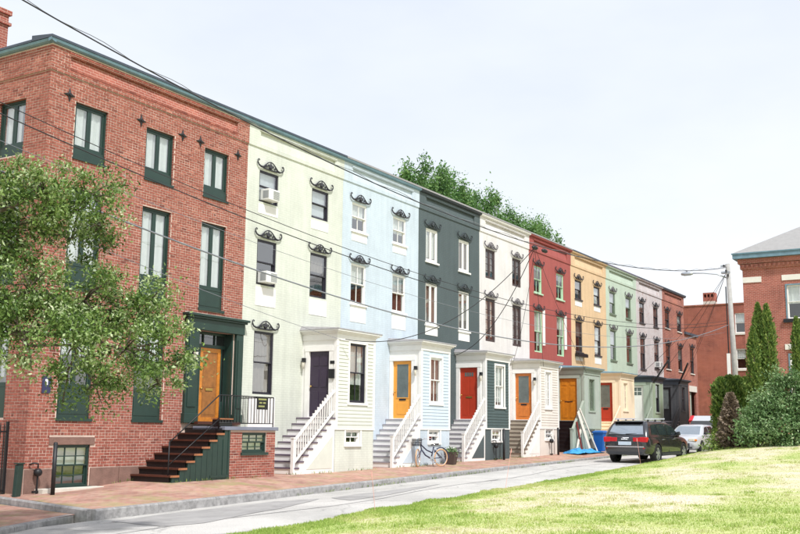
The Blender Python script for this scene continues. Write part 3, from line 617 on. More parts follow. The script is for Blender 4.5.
    rl.tube([(lx-.1,Y,1.3),(lx-.1,Y,zt)], .018, 6); rl.tube([(px1-.04,Y,1.3),(px1-.04,Y,zt)], .018, 6)
    rail = rl.build('railing', M['iron'], root, smooth=True)
    bm_ = MB().tube([(0,0,0),(0,0,.78)], .009, 5).mesh('baluster', M['iron'], True)
    k = lx+.02
    while k < px1-.08: link('baluster', bm_, rail, (k, Y, 1.45)); k += .125
    for q in range(9): link('baluster', bm_, rail, (px1-.04, Y+.14*(q+1), 1.45))
    return root, lx, px1
h1, h1_lx, h1_px1 = brick_corner_house()
wl_ = MB().box(-.03,.03,-.16,-.1,.1,.24).box(-.07,.07,-.26,-.13,.2,.23).build('wall_lamp', M['iron'], h1, (5.46,-.03,3.25)); MB().lathe([(.001,-.2),(.05,-.19),(.075,-.02),(.08,.0)], 8, 'z', (0,-.2,.2)).build('lamp_glass', pm('milk_glass', (226,224,220), .3, .04), wl_, smooth=True)
T = thing('wall_plaque', 'small dark blue plaque on the corner house near its side fence', 'sign', (-7.22,-.012,2.1)); MB().box(-.13,.13,-.02,0,0,.42).build('plate', pm('navy_enamel', (46,48,84), .4, .1), T, bevel=.006); MB().box(-.05,.03,-.024,-.0202,.2,.34).build('emblem', M['blind'], T)

# ------------------------------------------------------------------ painted row houses
def clap(root, x0, x1, z0, z1, y, hole, mat):
    """overlapping boards; each board its own mesh, shortened round the window casing"""
    e = .118; n = int((z1-z0)/e)
    for k in range(n+1):
        zb = z0+k*e; zt = min(zb+e+.012, z1)
        if zt-zb < .03: break
        segs = [(x0, x1)]
        if hole and zb < hole[3] and zt > hole[2]: segs = [(x0, hole[0]), (hole[1], x1)]
        for a, b in segs:
            L = round(b-a, 3)
            me = cached(('clap', L, round(zt-zb,3), mat), lambda: MB().prism_x([(0,0),(-.022,0),(-.020,.012),(-.003,zt-zb),(0,zt-zb)], 0, L).mesh('clapboard', M[mat]))
            link('clapboard', me, root, (a, y, zb))
def door_leaf(root, x, y0, y1, z0, z1, style, mat, mat2=None):
    """door in the plane facing -X; local y runs from the street side (y1, negative) to the wall side (y0)"""
    W = y0-y1; H = z1-z0; d = MB().box(0, .045, 0, W, 0, H).build('door', M[mat], root, (x+.05, y1, z0)); st = .11
    def pan(a, b, c, e, name='panel', mt=None, t=.012): MB().box(-t, .001, a, b, c, e).build(name, M[mt or mat], d, bevel=.008 if name == 'panel' else 0)
    if style == 'six':
        for a, b in ((st, W/2-.04), (W/2+.04, W-st)):
            for c, e in ((.18,.82),(.95,1.52),(1.64,H-.12)): pan(a, b, c, e)
    elif style == 'glass':
        g0, g1, c, e = .15, W-.15, H*.36, H-.12
        MB().add([(-.004,g0,c),(-.004,g1,c),(-.004,g1,e),(-.004,g0,e)], [(0,1,2,3)]).build('pane', M['doorglass'], d)
        m = MB()
        for a, b, cc, ee in ((g0-.03,g0,c-.03,e+.03),(g1,g1+.03,c-.03,e+.03),(g0,g1,c-.03,c),(g0,g1,e,e+.03)): m.box(-.014,.001,a,b,cc,ee)
        m.build('glazing_bead', M[mat], d); pan(.16, W-.16, .14, H*.27)
    elif style == 'lites':
        for k in range(4):
            a = .2+k*(W-.4)/4; MB().box(-.006,.001,a+.012,a+(W-.4)/4-.012,H-.36,H-.2).build('pane', M['doorglass'], d)
        for a, b in ((st, W/2-.03), (W/2+.03, W-st)): pan(a, b, .15, .85, t=.006); pan(a, b, .98, H-.45, t=.006)
    elif style == 'fourlite':
        for i in range(2):
            for k in range(2): MB().box(-.006,.001,.14+k*(W-.24)/2,.10+(k+1)*(W-.24)/2,H-.58+i*.24,H-.38+i*.24).build('pane', M['doorglass'], d)
        for k in range(3): pan(.1+k*(W-.2)/3+.01, .1+(k+1)*(W-.2)/3-.01, .12, H-.72, t=.006)
    elif style == 'double':
        for a, b in ((.05, W/2-.03), (W/2+.03, W-.05)):
            for c, e in ((.12,.9),(1.0,1.66),(1.76,H-.08)): pan(a+.05, b-.05, c, e)
        MB().box(-.02,.001,.25,W-.25,.92,.96).build('push_bar', M['iron'], d)
    MB().lathe([(.001,-.075),(.03,-.07),(.032,-.045),(.012,-.03),(.012,0)], 8, 'x', (0, W-.07, .98)).build('handle', M['brass'], d, smooth=True)
    if style in ('glass','lites'): MB().box(-.018,.001,W/2-.14,W/2+.14,(H*.31 if style == 'glass' else .86),(H*.31 if style == 'glass' else .86)+.065).build('mail_slot', M['black'] if style == 'glass' else M['brass'], d)
    return d
M['doorglass'] = pm('door_glass', (96,106,104), .06, .4, 1.3, spec=.8)
def lamp(root, x, y, z):
    l = MB().box(-.11,-.0,-.05,.05,.02,.16).build('wall_lamp', M['iron'], root, (x,y,z)); MB().lathe([(.001,-.2),(.045,-.19),(.055,-.02),(.06,.02)], 8, 'z', (-.09,0,.0)).build('lamp_glass', M['lampglass'], l, smooth=True)
    MB().lathe([(.075,0),(.03,.05),(.001,.06)], 8, 'z', (-.09,0,.02)).build('lamp_cap', M['iron'], l)
M['lampglass'] = pm('frosted_lamp', (220,214,200), .3, .05)
def porch(root, wmat, sid, trim, base, px, pr, zg, zsill, ztop, win, door, D=1.36, clapb=True, zf=None, roofmat='greyroof', tread='tread_grey', riser='white', stairs=True, rail='white', bwin=True, panelinfill=None, dw=(-.22,-1.04), nolow=False, shutters=None, lampside=None, cornice=None, run=.235):
    zf = zf or zsill-.36; cm = M[cornice or trim]
    # foundation, with its basement light
    fb = MB(); bw_ = (px+.60, px+1.44, zf-.52, zf-.06)
    rect_wall(fb, px, pr, zg-.4, zf, [bw_] if bwin else [], -D, .12); fb.box(px, px+.02, -D+.002, -.002, zg-.4, zf-.001).box(pr-.02, pr, -D+.002, -.002, zg-.4, zf-.001); fb.build('porch_base', M[base], root)
    if bwin: window(root, *bw_, '22', trim, 'curtain', .35, yo=-D, sill=trim); MB().box(bw_[0]-.09,bw_[0]-.002,-D-.02,-D-.001,bw_[2]-.07,bw_[3]).build('basement_casing', M[trim], root); MB().box(bw_[1]+.002,bw_[1]+.09,-D-.02,-D-.001,bw_[2]-.07,bw_[3]).build('basement_casing', M[trim], root)
    # walls
    mb = MB(); rect_wall(mb, px, pr, zf, ztop-.15, [win], -D, .12)
    dh = (dw[1], dw[0], zsill, zsill+2.12); rect_wall(mb, -D, 0, zf, ztop-.15, [dh], px, .10, plane='x', mi=1); mb.add([(pr,-D,zf),(pr,0,zf),(pr,0,ztop-.15),(pr,-D,ztop-.15)], [(0,1,2,3)]); mb.build('porch_wall', [M[sid], M[trim]], root)
    MB().box(px+.15, pr-.05, -D+.75, -D+.77, zf, ztop-.2).build('interior_partition', M['interior'], root)
    window(root, win[0], win[1], win[2], win[3], *door['win'], yo=-D)
    # casings and corner boards
    cb = .10
    MB().box(px-.022, px+cb, -D-.025, -D+cb, zf-.04, ztop-.34).build('corner_board', M[trim], root); MB().box(pr-cb, pr+.022, -D-.025, -D+.02, zf-.04, ztop-.34).build('corner_board', M[trim], root)
    wc = MB(); a, b, c, d = win
    wc.box(a-.09,a-.002,-D-.028,-D-.001,c-.06,d+.09).box(b+.002,b+.09,-D-.028,-D-.001,c-.06,d+.09).box(a-.002,b+.002,-D-.028,-D-.001,d+.002,d+.09).box(a-.12,b+.12,-D-.05,-D-.001,c-.08,c-.004); wc.build('window_casing', M[trim], root)
    if shutters:
        for s0, s1 in ((a-.42,a-.12),(b+.12,b+.42)):
            sh = bars(MB(), s1-s0, d-c+.05, .045, -.03, 0).build('shutter', M[shutters], root, (s0, -D-.026, c-.02))
            for k in range(24): MB().obox((.045,-.012,.07+k*(d-c-.06)/24),(s1-s0-.045,-.012,.07+k*(d-c-.06)/24),.028,.01,up=(0,.6,.8)).build('louvre', M[shutters], sh)
    if clapb: clap(root, px+cb+.002, pr-cb-.002, zf+.0, ztop-.36, -D, (a-.09,b+.09,c-.08,d+.09), sid)
    MB().box(px-.03, pr+.03, -D-.03, -D+.01, zf-.05, zf-.002).build('water_table', M[trim], root)
    sf = MB(); y0, y1 = dw
    sf.box(px-.03,px-.001,y0+.004,min(y0+.16,-.01),zsill-.3,zsill+2.2).box(px-.03,px-.001,y1-.16,y1-.004,zsill-.3,zsill+2.2).box(px-.04,px-.001,y1-.17,min(y0+.17,-.008),zsill+2.125,zsill+2.30).box(px-.03,px-.001,y1-.004,y0+.004,zf-.04,zsill-.01); sf.build('door_casing', M[trim], root)
    dl = door_leaf(root, px, y0-.005, y1+.005, zsill+.005, zsill+2.115, door['style'], door['mat'])
    if door.get('label'): dl['label'] = door['label']
    MB().box(px+.1,px+.12,y1,y0,zsill,zsill+2.12).build('door_backing', M['interior'], root)
    if lampside: lamp(root, px-.03, lampside, zsill+1.75)
    # cornice and flat roof
    hs = [(.035,ztop-.36,ztop-.16),(.07,ztop-.16,ztop-.12),(.13,ztop-.12,ztop-.075),(.19,ztop-.075,ztop-.02)]
    cn = MB()
    for o, c0, c1 in hs: cn.box(px-o, pr+o, -D-o, -.001, c0, c1-.0005)
    cn.build('cornice', cm, root, bevel=.008)
    MB().add([(px-.21,-D-.21,ztop-.02),(pr+.21,-D-.21,ztop-.02),(pr+.21,-.002,ztop-.02),(px-.21,-.002,ztop-.02),(px-.2,-D-.2,ztop+.015),(pr+.2,-D-.2,ztop+.015),(pr+.12,-.002,ztop+.12),(px-.12,-.002,ztop+.12)],
        [(3,2,1,0),(4,5,6,7),(0,1,5,4),(1,2,6,5),(2,3,7,6),(3,0,4,7)]).build('porch_roof', M[roofmat], root)
    if not stairs: return
    n = max(5, round((zsill-zg)/.19)); rise = (zsill-.03-zg)/n; xs = px-.03-n*run
    tm = MB().box(-.025, run+.004, -D-.03, -.012, -.038, 0).mesh('tread', M[tread]); rm = MB().box(0, .02, -D+.01, -.012, -rise, -.038).mesh('riser', M[riser])
    for k in range(n):
        t = link('tread', tm, root, (xs+k*run, 0, zg+(k+1)*rise)); link('riser', rm, t)
    poly = [(xs+.1,zg-.3)]+sum([[(xs+.012+k*run, zg+(k+1)*rise-.04),(xs+.012+(k+1)*run, zg+(k+1)*rise-.04)] for k in range(n)], [])+[(px-.035,zg-.3)]
    MB().prism_y(poly, -D, -D+.03).build('stringer', M[trim], root)
    if panelinfill:
        MB().prism_y([(xs+.62,zg+.13),(px-.14,zg+.13),(px-.14,zg+(px-.14-xs-.62)/run*rise+.05)], -D-.012, -D-.001).build('stair_panel', M[panelinfill], root)
    if rail:
        H = .86; xt = px-.06; zt = zg+(xt-xs)/run*rise; Y = -D+.03
        rr = MB().obox((xs-.02,Y,zg+H+.10),(xt,Y,zt+H+.02),.07,.06).obox((xs-.02,Y,zg+.30),(xt,Y,zt+.22),.06,.05).build('railing', M[rail], root)
        MB().box(xs-.08,xs+.02,Y-.05,Y+.05,zg-.1,zg+H+.20).box(xs-.095,xs+.035,Y-.065,Y+.065,zg+H+.20,zg+H+.24).build('newel_post', M[rail], rr)
        bl = cached(('bal', rail), lambda: MB().box(-.016,.016,-.016,.016,0,.74).mesh('baluster', M[rail]))
        k = xs+.10
        while k < xt-.05: link('baluster', bl, rr, (k, Y, zg+.26+(k-xs)/run*rise+.05)); k += .122
    return xs
def facade(name, i, label, wallmat, gut, roofm, hood, ws, extra=None, right=False):
    """ws: dict floor -> list of two (z0, z1, patch_z, style, framemat, blind, bh, sill)"""
    w = XB[i+1]-XB[i]; root = thing('row_house', label, 'house', (XB[i],0,0), group='painted houses of the terrace')
    cols = [(.60,1.58),(3.42,4.40)]; holes = []
    for fl, lst in ws.items():
        for c, s in zip(cols, lst):
            if s: holes.append((c[0],c[1],s[0],s[1]))
    shell(root, w, holes, wallmat, wallmat, gut, roofm, right=right)
    for fl, lst in ws.items():
        for c, s in zip(cols, lst):
            if not s: continue
            z0, z1, pz, style, fm, bl, bh, sl = s
            wn = window(root, c[0], c[1], z0, z1, style, fm, bl, bh, sill=sl)
            link('window_hood', hood_mesh(hood), root, ((c[0]+c[1])/2, 0, z1+.03))
            if pz: MB().box(c[0]-.01, c[1]+.01, -.012, .02, pz, z0-.071).build('infill_panel', M['white'] if fm != 'frame_black' else M['paintwhite'], root)
    return root
M['paintwhite'] = pm('bare_white_infill', (232,228,226), .8, .06)
M['tread_grey'] = pm('lilac_grey_tread', (150,146,154), .6, .12); M['tread_purple'] = pm('plum_tread', (92,78,96), .55, .15); M['tread_tan'] = pm('brown_tread', (112,98,88), .6, .2); M['riser_tan'] = pm('tan_riser', (176,166,150), .7, .12)
def pbrick(name, c, k=.95, var=.08, bump=.28, **kw): return brickmat(name, c, tuple(v*.985 for v in c), tuple(v*k for v in c), .215, .075, .008, bump, var, rough=.7, streak=.90, **kw)
M['w2'] = pbrick('pale_lime_painted_brick', (206,209,198)); M['w3'] = pbrick('pale_blue_painted_brick', (194,206,216)); M['w4'] = pbrick('slate_green_painted_brick', (78,90,92), .88)
M['w5'] = pbrick('white_painted_brick', (218,214,212)); M['w6'] = pbrick('red_painted_brick', (162,82,76), .92); M['w7'] = pbrick('apricot_painted_brick', (216,186,148), .95); M['w8'] = pbrick('mint_painted_brick', (188,204,186), .95)
M['w9'] = pbrick('peeling_pink_brick', (206,199,198), .93, .1, peel=((164,124,114), 3.2, .54, .70)); M['w10'] = brickmat('orange_red_brick', (158,94,80), (140,78,66), (186,142,126), .215, .075, .009, .5, .2, stain=((200,130,104), .8, .5, .8))
M['c2'] = pm('pale_lime_siding', (207,209,198), .6, .05); M['c3'] = pm('pale_blue_siding', (192,205,216), .6, .05); M['c4'] = pm('slate_green_siding', (72,88,88), .6, .06); M['c5'] = pm('oat_white_siding', (218,210,200), .6, .04)
M['c6'] = pm('sage_grey_panelling', (168,178,168), .6, .06); M['c7'] = pm('cream_panelling', (232,214,186), .6, .05); M['c8'] = pm('sage_green_panelling', (150,168,142), .6, .07); M['c9'] = pm('charcoal_panelling', (70,72,76), .6, .1)
M['cream'] = pm('cream_paint', (236,220,194), .6, .05); M['sage'] = pm('sage_paint', (160,172,158), .6, .06); M['ironhood'] = pm('cast_iron_hood', (46,46,52), .6, .25, 8); M['hood4'] = pm('slate_painted_hood', (48,56,60), .6, .2, 8); M['hoodgrey'] = pm('lead_grey_hood', (96,92,96), .65, .25, 8)
M['d_yellow'] = pm('marigold_door', (232,160,62), .4, .06); M['d_red'] = pm('brick_red_door', (176,58,34), .4, .08); M['d_orange'] = pm('orange_wood_door', (204,118,48), .4, .14, 6); M['d_ochre'] = pm('ochre_wood_door', (196,124,30), .4, .15, 6); M['d_red2'] = pm('rust_red_door', (168,52,32), .45, .08)
M['brownframe'] = pm('brown_window_frame', (74,62,62), .5, .2); M['greenframe'] = pm('pale_green_frame', (176,206,176), .5, .06); M['olive'] = pm('grey_green_frame', (108,122,104), .5, .1); M['darkframe'] = pm('weathered_dark_frame', (64,58,62), .6, .2)

def W(z0, z1, pz, st, fm, bl=None, bh=1, sl=None): return (z0, z1, pz, st, fm, bl, bh, sl)
Z3, Z2 = 9.48, 7.24
# pale lime house
h2 = facade('row_house', 1, 'pale lime painted house with plum door beside the brick corner house', M['w2'], M['mint'], M['darkslate'], 'ironhood',
    {3:[W(8.45,Z3,8.07,'11','frame_black','blind',.95),W(8.45,Z3,8.07,'11','frame_black','blind',.9)], 2:[W(5.79,Z2,5.13,'11','frame_black'),W(5.73,Z2,5.13,'11','frame_black','browncurtain',.4)], 1:[W(2.37,4.33,1.75,'11','frame_black','browncurtain',1),None]})
porch(h2, 'w2', 'c2', 'white', 'w2', 3.14, 5.40, -.03, 1.72, 4.56, (3.89,4.86,2.2,4.15), {'style':'six','mat':'purple','win':('22','frame_black','curtain',.7),'label':'dark plum six panel door'}, tread='tread_purple', panelinfill='c2', lampside=-.11, dw=(-.28,-1.08), run=.232)
MB().box(3.05,3.11,-1.32,-1.12,2.95,3.25).build('mailbox', M['black'], h2); MB().box(3.10,3.115,-1.30,-1.13,3.42,3.52).build('number_plate', M['black'], h2)
# pale blue house
h3 = facade('row_house', 2, 'pale blue painted house with marigold door', M['w3'], M['mint'], M['greyroof'], 'ironhood',
    {3:[W(8.45,Z3,8.07,'22','white','curtain',.55,'white'),W(8.45,Z3,8.07,'22','white','curtain',.62,'white')], 2:[W(5.79,Z2,5.13,'22','white','curtain',.5,'white'),W(5.79,Z2,5.13,'22','white','blind',.45,'white')]})
porch(h3, 'w3', 'c3', 'white', 'w3', 3.30, 5.50, .04, 1.76, 4.62, (4.0,4.86,2.34,4.04), {'style':'glass','mat':'d_yellow','win':('22','white','browncurtain',.8),'label':'marigold door with a tall glass panel'}, panelinfill='c3', lampside=-1.18, dw=(-.15,-.96), run=.205)
# slate house
h4 = facade('row_house', 3, 'dark slate green painted house with brick red door', M['w4'], M['hood4'], M['greyroof'], 'hood4',
    {3:[W(8.12,Z3,None,'casement','white','curtain',.9,'white'),W(8.12,Z3,None,'casement','white','browncurtain',.9,'white')], 2:[W(5.55,Z2,5.12,'casement','white','browncurtain',1,'white'),W(5.55,Z2,5.12,'casement','white','browncurtain',1,'white')]})
porch(h4, 'w4', 'c4', 'white', 'w4', 3.22, 5.50, .13, 1.82, 4.60, (4.13,4.98,2.35,4.06), {'style':'lites','mat':'d_red','win':('22','white','curtain',.9),'label':'brick red door with four small lights'}, panelinfill='w4', lampside=-1.2, dw=(-.17,-1.0), run=.2)
# white house
h5 = facade('row_house', 4, 'white painted house with orange glazed door', M['w5'], M['white'], M['greyroof'], 'hoodgrey',
    {3:[W(8.14,Z3,None,'casement6','brownframe','browncurtain',.8),W(8.14,Z3,None,'casement6','brownframe','browncurtain',.6)], 2:[W(5.3,Z2,None,'casement6','brownframe','curtain',.9),W(5.3,Z2,None,'casement6','brownframe','blind',1)]})
porch(h5, 'w5', 'c5', 'white', 'c5', 3.38, 5.55, .24, 1.88, 4.60, (4.02,4.68,2.43,4.08), {'style':'glass','mat':'d_orange','win':('casement6','white',None,1),'label':'orange wood door with large glass panel'}, tread='tread_tan', riser='riser_tan', panelinfill='white', lampside=-1.15, dw=(-.13,-.96), run=.2, cornice='offwhite')
# red house
h6 = facade('row_house', 5, 'red painted house with ochre double leaf door and no front steps', M['w6'], M['w6'], M['greyroof'], 'ironhood',
    {3:[W(8.14,Z3,None,'22','greenframe','browncurtain',.6,'greenframe'),W(8.14,Z3,None,'22','greenframe',None,1,'greenframe')], 2:[W(5.2,Z2,None,'22','greenframe','curtain',.5),W(5.2,Z2,None,'22','greenframe','curtain',.3)]})
for a in (1.60, 4.42): MB().box(0,.04,-.13,0,0,1.75).build('open_storm_sash', M['white'], h6, (a,0,5.58), rot=(0,0,R(20)))
porch(h6, 'w6', 'c6', 'sage', 'c6', 3.52, 5.85, .34, 1.92, 4.60, (4.25,5.0,2.43,4.02), {'style':'double','mat':'d_ochre','win':('casement6','olive','browncurtain',1),'label':'ochre wood door with six raised panels'}, clapb=False, stairs=False, bwin=True, dw=(-.06,-1.0), roofmat='mint', cornice='sage')
# apricot house
h7 = facade('row_house', 6, 'apricot painted house with rust red door', M['w7'], M['w7'], M['darkslate'], 'ironhood',
    {3:[W(8.45,Z3,8.07,'11','darkframe','browncurtain',.7,'darkframe'),W(8.45,Z3,8.07,'11','darkframe','curtain',1,'darkframe')], 2:[W(5.6,Z2,5.13,'11','darkframe','browncurtain',.5,'darkframe'),W(5.6,Z2,5.13,'11','darkframe','curtain',.9,'darkframe')]})
porch(h7, 'w7', 'c7', 'cream', 'c7', 3.62, 5.85, .44, 1.95, 4.62, (4.1,4.75,2.57,4.06), {'style':'glass','mat':'d_red2','win':('casement6','cream',None,1),'label':'rust red door with glass upper panel'}, clapb=False, tread='cream', riser='cream', rail='cream', panelinfill='cream', dw=(-.06,-.9), roofmat='mint')
wb = MB().box(.45,1.75,-.26,-.02,5.33,5.50).build('window_box', M['black'], h7, bevel=.01); MB().box(.5,1.7,-.23,-.04,5.501,5.52).build('soil', M['riser_black'], wb)
for hh, pr_ in ((h4,5.50),(h5,5.55)): MB().tube([(pr_+.10,-1.50,4.40),(pr_+.30,-1.30,4.22),(pr_+.48,-1.02,3.98)], .035, 7).build('downspout', M['white'], hh, smooth=True)
# mint house
h8 = facade('row_house', 7, 'mint green painted house with white four light door', M['w8'], M['w8'], M['purpleroof'], 'hoodgrey',
    {3:[W(8.2,Z3,None,'11','olive','blind',.55,'olive'),W(8.2,Z3,None,'11','olive','blind',.4,'olive')], 2:[W(5.5,Z2,None,'11','olive','blind',.5,'olive'),W(5.5,Z2,None,'11','olive',None,1,'olive')]})
porch(h8, 'w8', 'c8', 'sage', 'c8', 3.75, 5.9, .55, 2.05, 4.70, (4.45,5.2,2.6,4.25), {'style':'fourlite','mat':'white','win':('11','frame_black',None,1),'label':'white door with four small lights'}, clapb=False, tread='tread_grey', riser='tread_grey', rail='sage', dw=(-.06,-.86), roofmat='darkslate', cornice='darkslate')
# peeling pink house
h9 = facade('row_house', 8, 'peeling pinkish white house with charcoal porch', M['w9'], M['w9'], M['darkslate'], 'ironhood',
    {3:[W(8.2,Z3,None,'22','darkframe','browncurtain',.6,'darkframe'),W(8.2,Z3,None,'22','darkframe','browncurtain',.4,'darkframe')], 2:[W(5.3,Z2,None,'22','darkframe','browncurtain',.5,'darkframe'),W(5.5,Z2,None,'22','darkframe','curtain',.4,'darkframe')]})
porch(h9, 'w9', 'c9', 'c9', 'c9', 3.85, 6.0, .66, 2.15, 4.78, (4.55,5.2,2.8,4.3), {'style':'glass','mat':'black','win':('11','darkframe',None,1),'label':'black door with glass panel'}, clapb=False, tread='tread_grey', riser='c9', rail='c9', dw=(-.08,-.86), roofmat='darkslate', cornice='darkslate')
# brick end house with its lower wing
h10 = facade('row_house', 9, 'narrow orange red brick house ending the terrace, with a lower wing', M['w10'], M['darkslate'], M['darkslate'], 'ironhood',
    {3:[W(8.35,Z3,None,'11','darkframe',None,1,'offwhite'),W(8.35,Z3,None,'11','darkframe','curtain',.3,'offwhite')], 2:[W(5.6,Z2,None,'11','darkframe',None,1,'offwhite'),W(5.6,Z2,None,'11','darkframe',None,1,'offwhite')], 1:[W(2.6,4.33,None,'11','darkframe',None,1,'offwhite'),None]}, right=True)
wg = MB(); wx0 = XB[10]-XB[9]; rect_wall(wg, wx0+.002, wx0+3.1, -.2, 8.3, [(wx0+1.3,wx0+2.25,5.6,7.4),(wx0+.9,wx0+2.5,.9,4.3)], 0, .14); wg.add([(wx0+3.1,0,-.2),(wx0+3.1,9,-.2),(wx0+3.1,9,8.3),(wx0+3.1,0,8.3)], [(0,1,2,3)]); wg.build('wing_wall', M['w10'], h10)
window(h10, wx0+1.3, wx0+2.25, 5.6, 7.4, '11', 'darkframe', None, sill='offwhite'); link('window_hood', hood_mesh('ironhood'), h10, (wx0+1.78,0,7.43))
MB().box(wx0,wx0+3.2,-.12,9,8.3,8.48).build('wing_cornice', M['darkslate'], h10); MB().box(wx0+.75,wx0+2.65,-.05,.05,4.3,4.72).build('wing_lintel', M['offwhite'], h10)
MB().box(wx0+.95,wx0+1.6,.1,.15,.9,4.28).build('door', M['sage'], h10); MB().box(wx0+.1,wx0+3,1.1,1.15,-.2,8.2).build('interior_partition', M['interior'], h10)
# air conditioners sitting in windows
ac_unit('white window air conditioner under a grey blind on the top floor of the lime house', (XB[1]+1.06, 0, 8.52)); ac_unit('white window air conditioner on the middle floor of the lime house', (XB[1]+1.06, 0, 5.86))
ac_unit('white window air conditioner in the peeling pinkish house', (XB[8]+3.95, 0, 5.57))

# ------------------------------------------------------------------ foliage
def mesh_np(name, V, nper, mat, attr=None, vals=None):
    """V (n, nper, 3) polygons with nper corners"""
    n = len(V); me = bpy.data.meshes.new(name); me.vertices.add(n*nper); me.vertices.foreach_set('co', np.ascontiguousarray(V, dtype=np.float32).reshape(-1)); me.loops.add(n*nper); me.loops.foreach_set('vertex_index', np.arange(n*nper))
    me.polygons.add(n); me.polygons.foreach_set('loop_start', np.arange(0, n*nper, nper)); me.update(calc_edges=True)
    if attr: set_attr(me, attr, vals)
    me.materials.append(mat); return me
def leaves(P, size, g, up=.35, asp=.45, dirs=None):
    """diamond leaves at points P, random orientation biased upward"""
    n = len(P); d = g.normal(size=(n,3)) if dirs is None else dirs+g.normal(size=(n,3))*.35; d /= np.linalg.norm(d, axis=1, keepdims=True)
    nr = g.normal(size=(n,3)); nr[:,2] += up*3; s = np.cross(d, nr); s /= np.linalg.norm(s, axis=1, keepdims=True)+1e-9; nn = np.cross(s, d)
    L = size*(.6+.8*g.random(n))[:,None]; V = np.empty((n,4,3)); V[:,0] = P; V[:,1] = P+d*L*.5+s*L*asp*.5+nn*L*.08; V[:,2] = P+d*L; V[:,3] = P+d*L*.5-s*L*asp*.5+nn*L*.08
    return V
def crown_points(blobs, g, sub, per, spread, shell_=.55, aniso=(1,1,.75)):
    """blobs: (centre, radii, weight). leaf clumps sit near the blob surface, leaves scatter round each clump -> light and dark clumps, gaps between"""
    C = []
    for c, r, wgt in blobs:
        k = int(sub*wgt); d = g.normal(size=(k,3)); d /= np.linalg.norm(d, axis=1, keepdims=True); rad = (shell_+(1-shell_)*g.random(k))**.7
        C.append(np.array(c)+d*rad[:,None]*np.array(r))
    C = np.concatenate(C); n = len(C); P = np.repeat(C, per, 0)+g.normal(size=(n*per,3))*spread*np.repeat(.6+.8*g.random(n), per)[:,None]*np.array(aniso)
    return C, P, np.repeat(g.random(n), per)
def limb(mb, a, b, r0, r1, g, n=6, wob=.08):
    a, b = np.array(a, float), np.array(b, float); pts = []; L = np.linalg.norm(b-a)
    for k in range(n+1):
        t = k/n; q = a+(b-a)*t+g.normal(size=3)*wob*L*.25*(0 < k < n); q[2] += math.sin(t*math.pi)*L*.06; pts.append(tuple(q))
    mb.tube(pts, [r0+(r1-r0)*k/n for k in range(n+1)], 7); return pts
M['bark'] = pm('grey_brown_bark', (92,80,70), .95, .3, 9, .8, 30)
def tree(name, label, base, fork_z, blobs, leafmat, seed, sub, per, spread, lsize, tr=.16, twig=True, group=None, lean=(0,0), aniso=(1,1,.75)):
    g = np.random.default_rng(seed); t = thing(name, label, 'tree', base, group=group); b = np.array(base)
    mb = MB(); fork = (lean[0], lean[1], fork_z); limb(mb, (0,0,-.3), fork, tr*1.25, tr*.8, g, 6, .03)
    C, P, rnd = crown_points([(np.array(c)-b, r, wgt) for c, r, wgt in blobs], g, sub, per, spread, aniso=aniso)
    big = [np.array(c)-b for c, r, wgt in blobs if wgt >= .95]
    for c, r, wgt in blobs:
        cc = np.array(c)-b
        if wgt >= .95: limb(mb, fork, cc, tr*.42, .02, g, 6, .12)
        else: limb(mb, big[int(np.argmin([((q-cc)**2).sum() for q in big]))], cc, .025, .01, g, 5, .12)
    mb.build('trunk', M['bark'], t, smooth=True)
    if twig:
        tb = MB(); cs = np.array([np.array(c)-b for c, r, w_ in blobs])
        for i in g.choice(len(C), min(len(C), 260), replace=False):
            k = np.argmin(((cs-C[i])**2).sum(1)); limb(tb, cs[k], C[i], .02, .006, g, 3, .15)
        tag(tb.build('branches', M['bark'], t, smooth=True), kind='stuff')
    me = mesh_np('crown', leaves(P, lsize, g), 4, leafmat, 'lv', np.clip(rnd*.5+g.random(len(P))*.6, 0, 1)); tag(link('crown', me, t), kind='stuff')
    return t
M['leaf1'] = attrmat('street_tree_leaf', 'lv', (38,60,26), [(80,110,48),(134,160,84),(208,218,176)], .42, trans=.25)  # darkest and palest tones put crown shade and highlights into the leaf colour
M['leaf2'] = attrmat('back_tree_leaf', 'lv', (52,86,46), [(94,136,72),(140,172,102)], .55, trans=.3)
M['leafarb'] = attrmat('arborvitae_spray', 'lv', (58,86,38), [(110,138,62),(164,178,96)], .7, trans=.25)
M['leafshrub'] = attrmat('shrub_leaf', 'lv', (56,86,46), [(108,142,86),(174,194,146)], .55, trans=.3)
M['leafdead'] = attrmat('dead_needles', 'lv', (96,84,74), [(142,126,110),(176,158,138)], .9, trans=.1)
def ray(px, py, t):     # layout helper: a world point t metres (in plan) from the photographer along a bearing
    x = (px-400)/1023.6; y = (py-267)/1023.6; d = f_+r_*x-u_*y; k = t/math.hypot(d.x, d.y); return (CAM.x+d.x*k, CAM.y+d.y*k, CAM.z+d.z*k)
# street tree on the lower pavement at the left corner
tb_ = (-14.3, -4.3, -.56)
bl = [ray(x, y, t)+(r,) for x, y, t, r in ((10,200,18.5,.75),(45,190,18.2,.75),(85,200,18.6,.75),(100,225,19,.5),(20,245,18.8,.7),(70,240,19.4,.55),(30,290,18.2,.8),(85,300,18.6,.75),(120,310,19,.7),(150,300,18.8,.45),(165,345,18.7,.6),(125,350,18.4,.75),(75,345,18,.8),(25,335,17.8,.8),(-30,250,18.8,1.1),(-40,330,18.4,1.1),(-70,200,19,1.2),(-110,280,19.5,1.3),(160,385,18.8,.38),(95,385,18.4,.45),(62,408,18.3,.22),(-120,180,20,1.2),(178,365,18.9,.3))]
tree('street_tree', 'leafy street tree spreading in front of the brick corner house', tb_, 3.3, [((x,y,z),(r,r,r*.85),(r/.7)**2) for x,y,z,r in bl], M['leaf1'], 11, 17, 165, .135, .072, tr=.15)
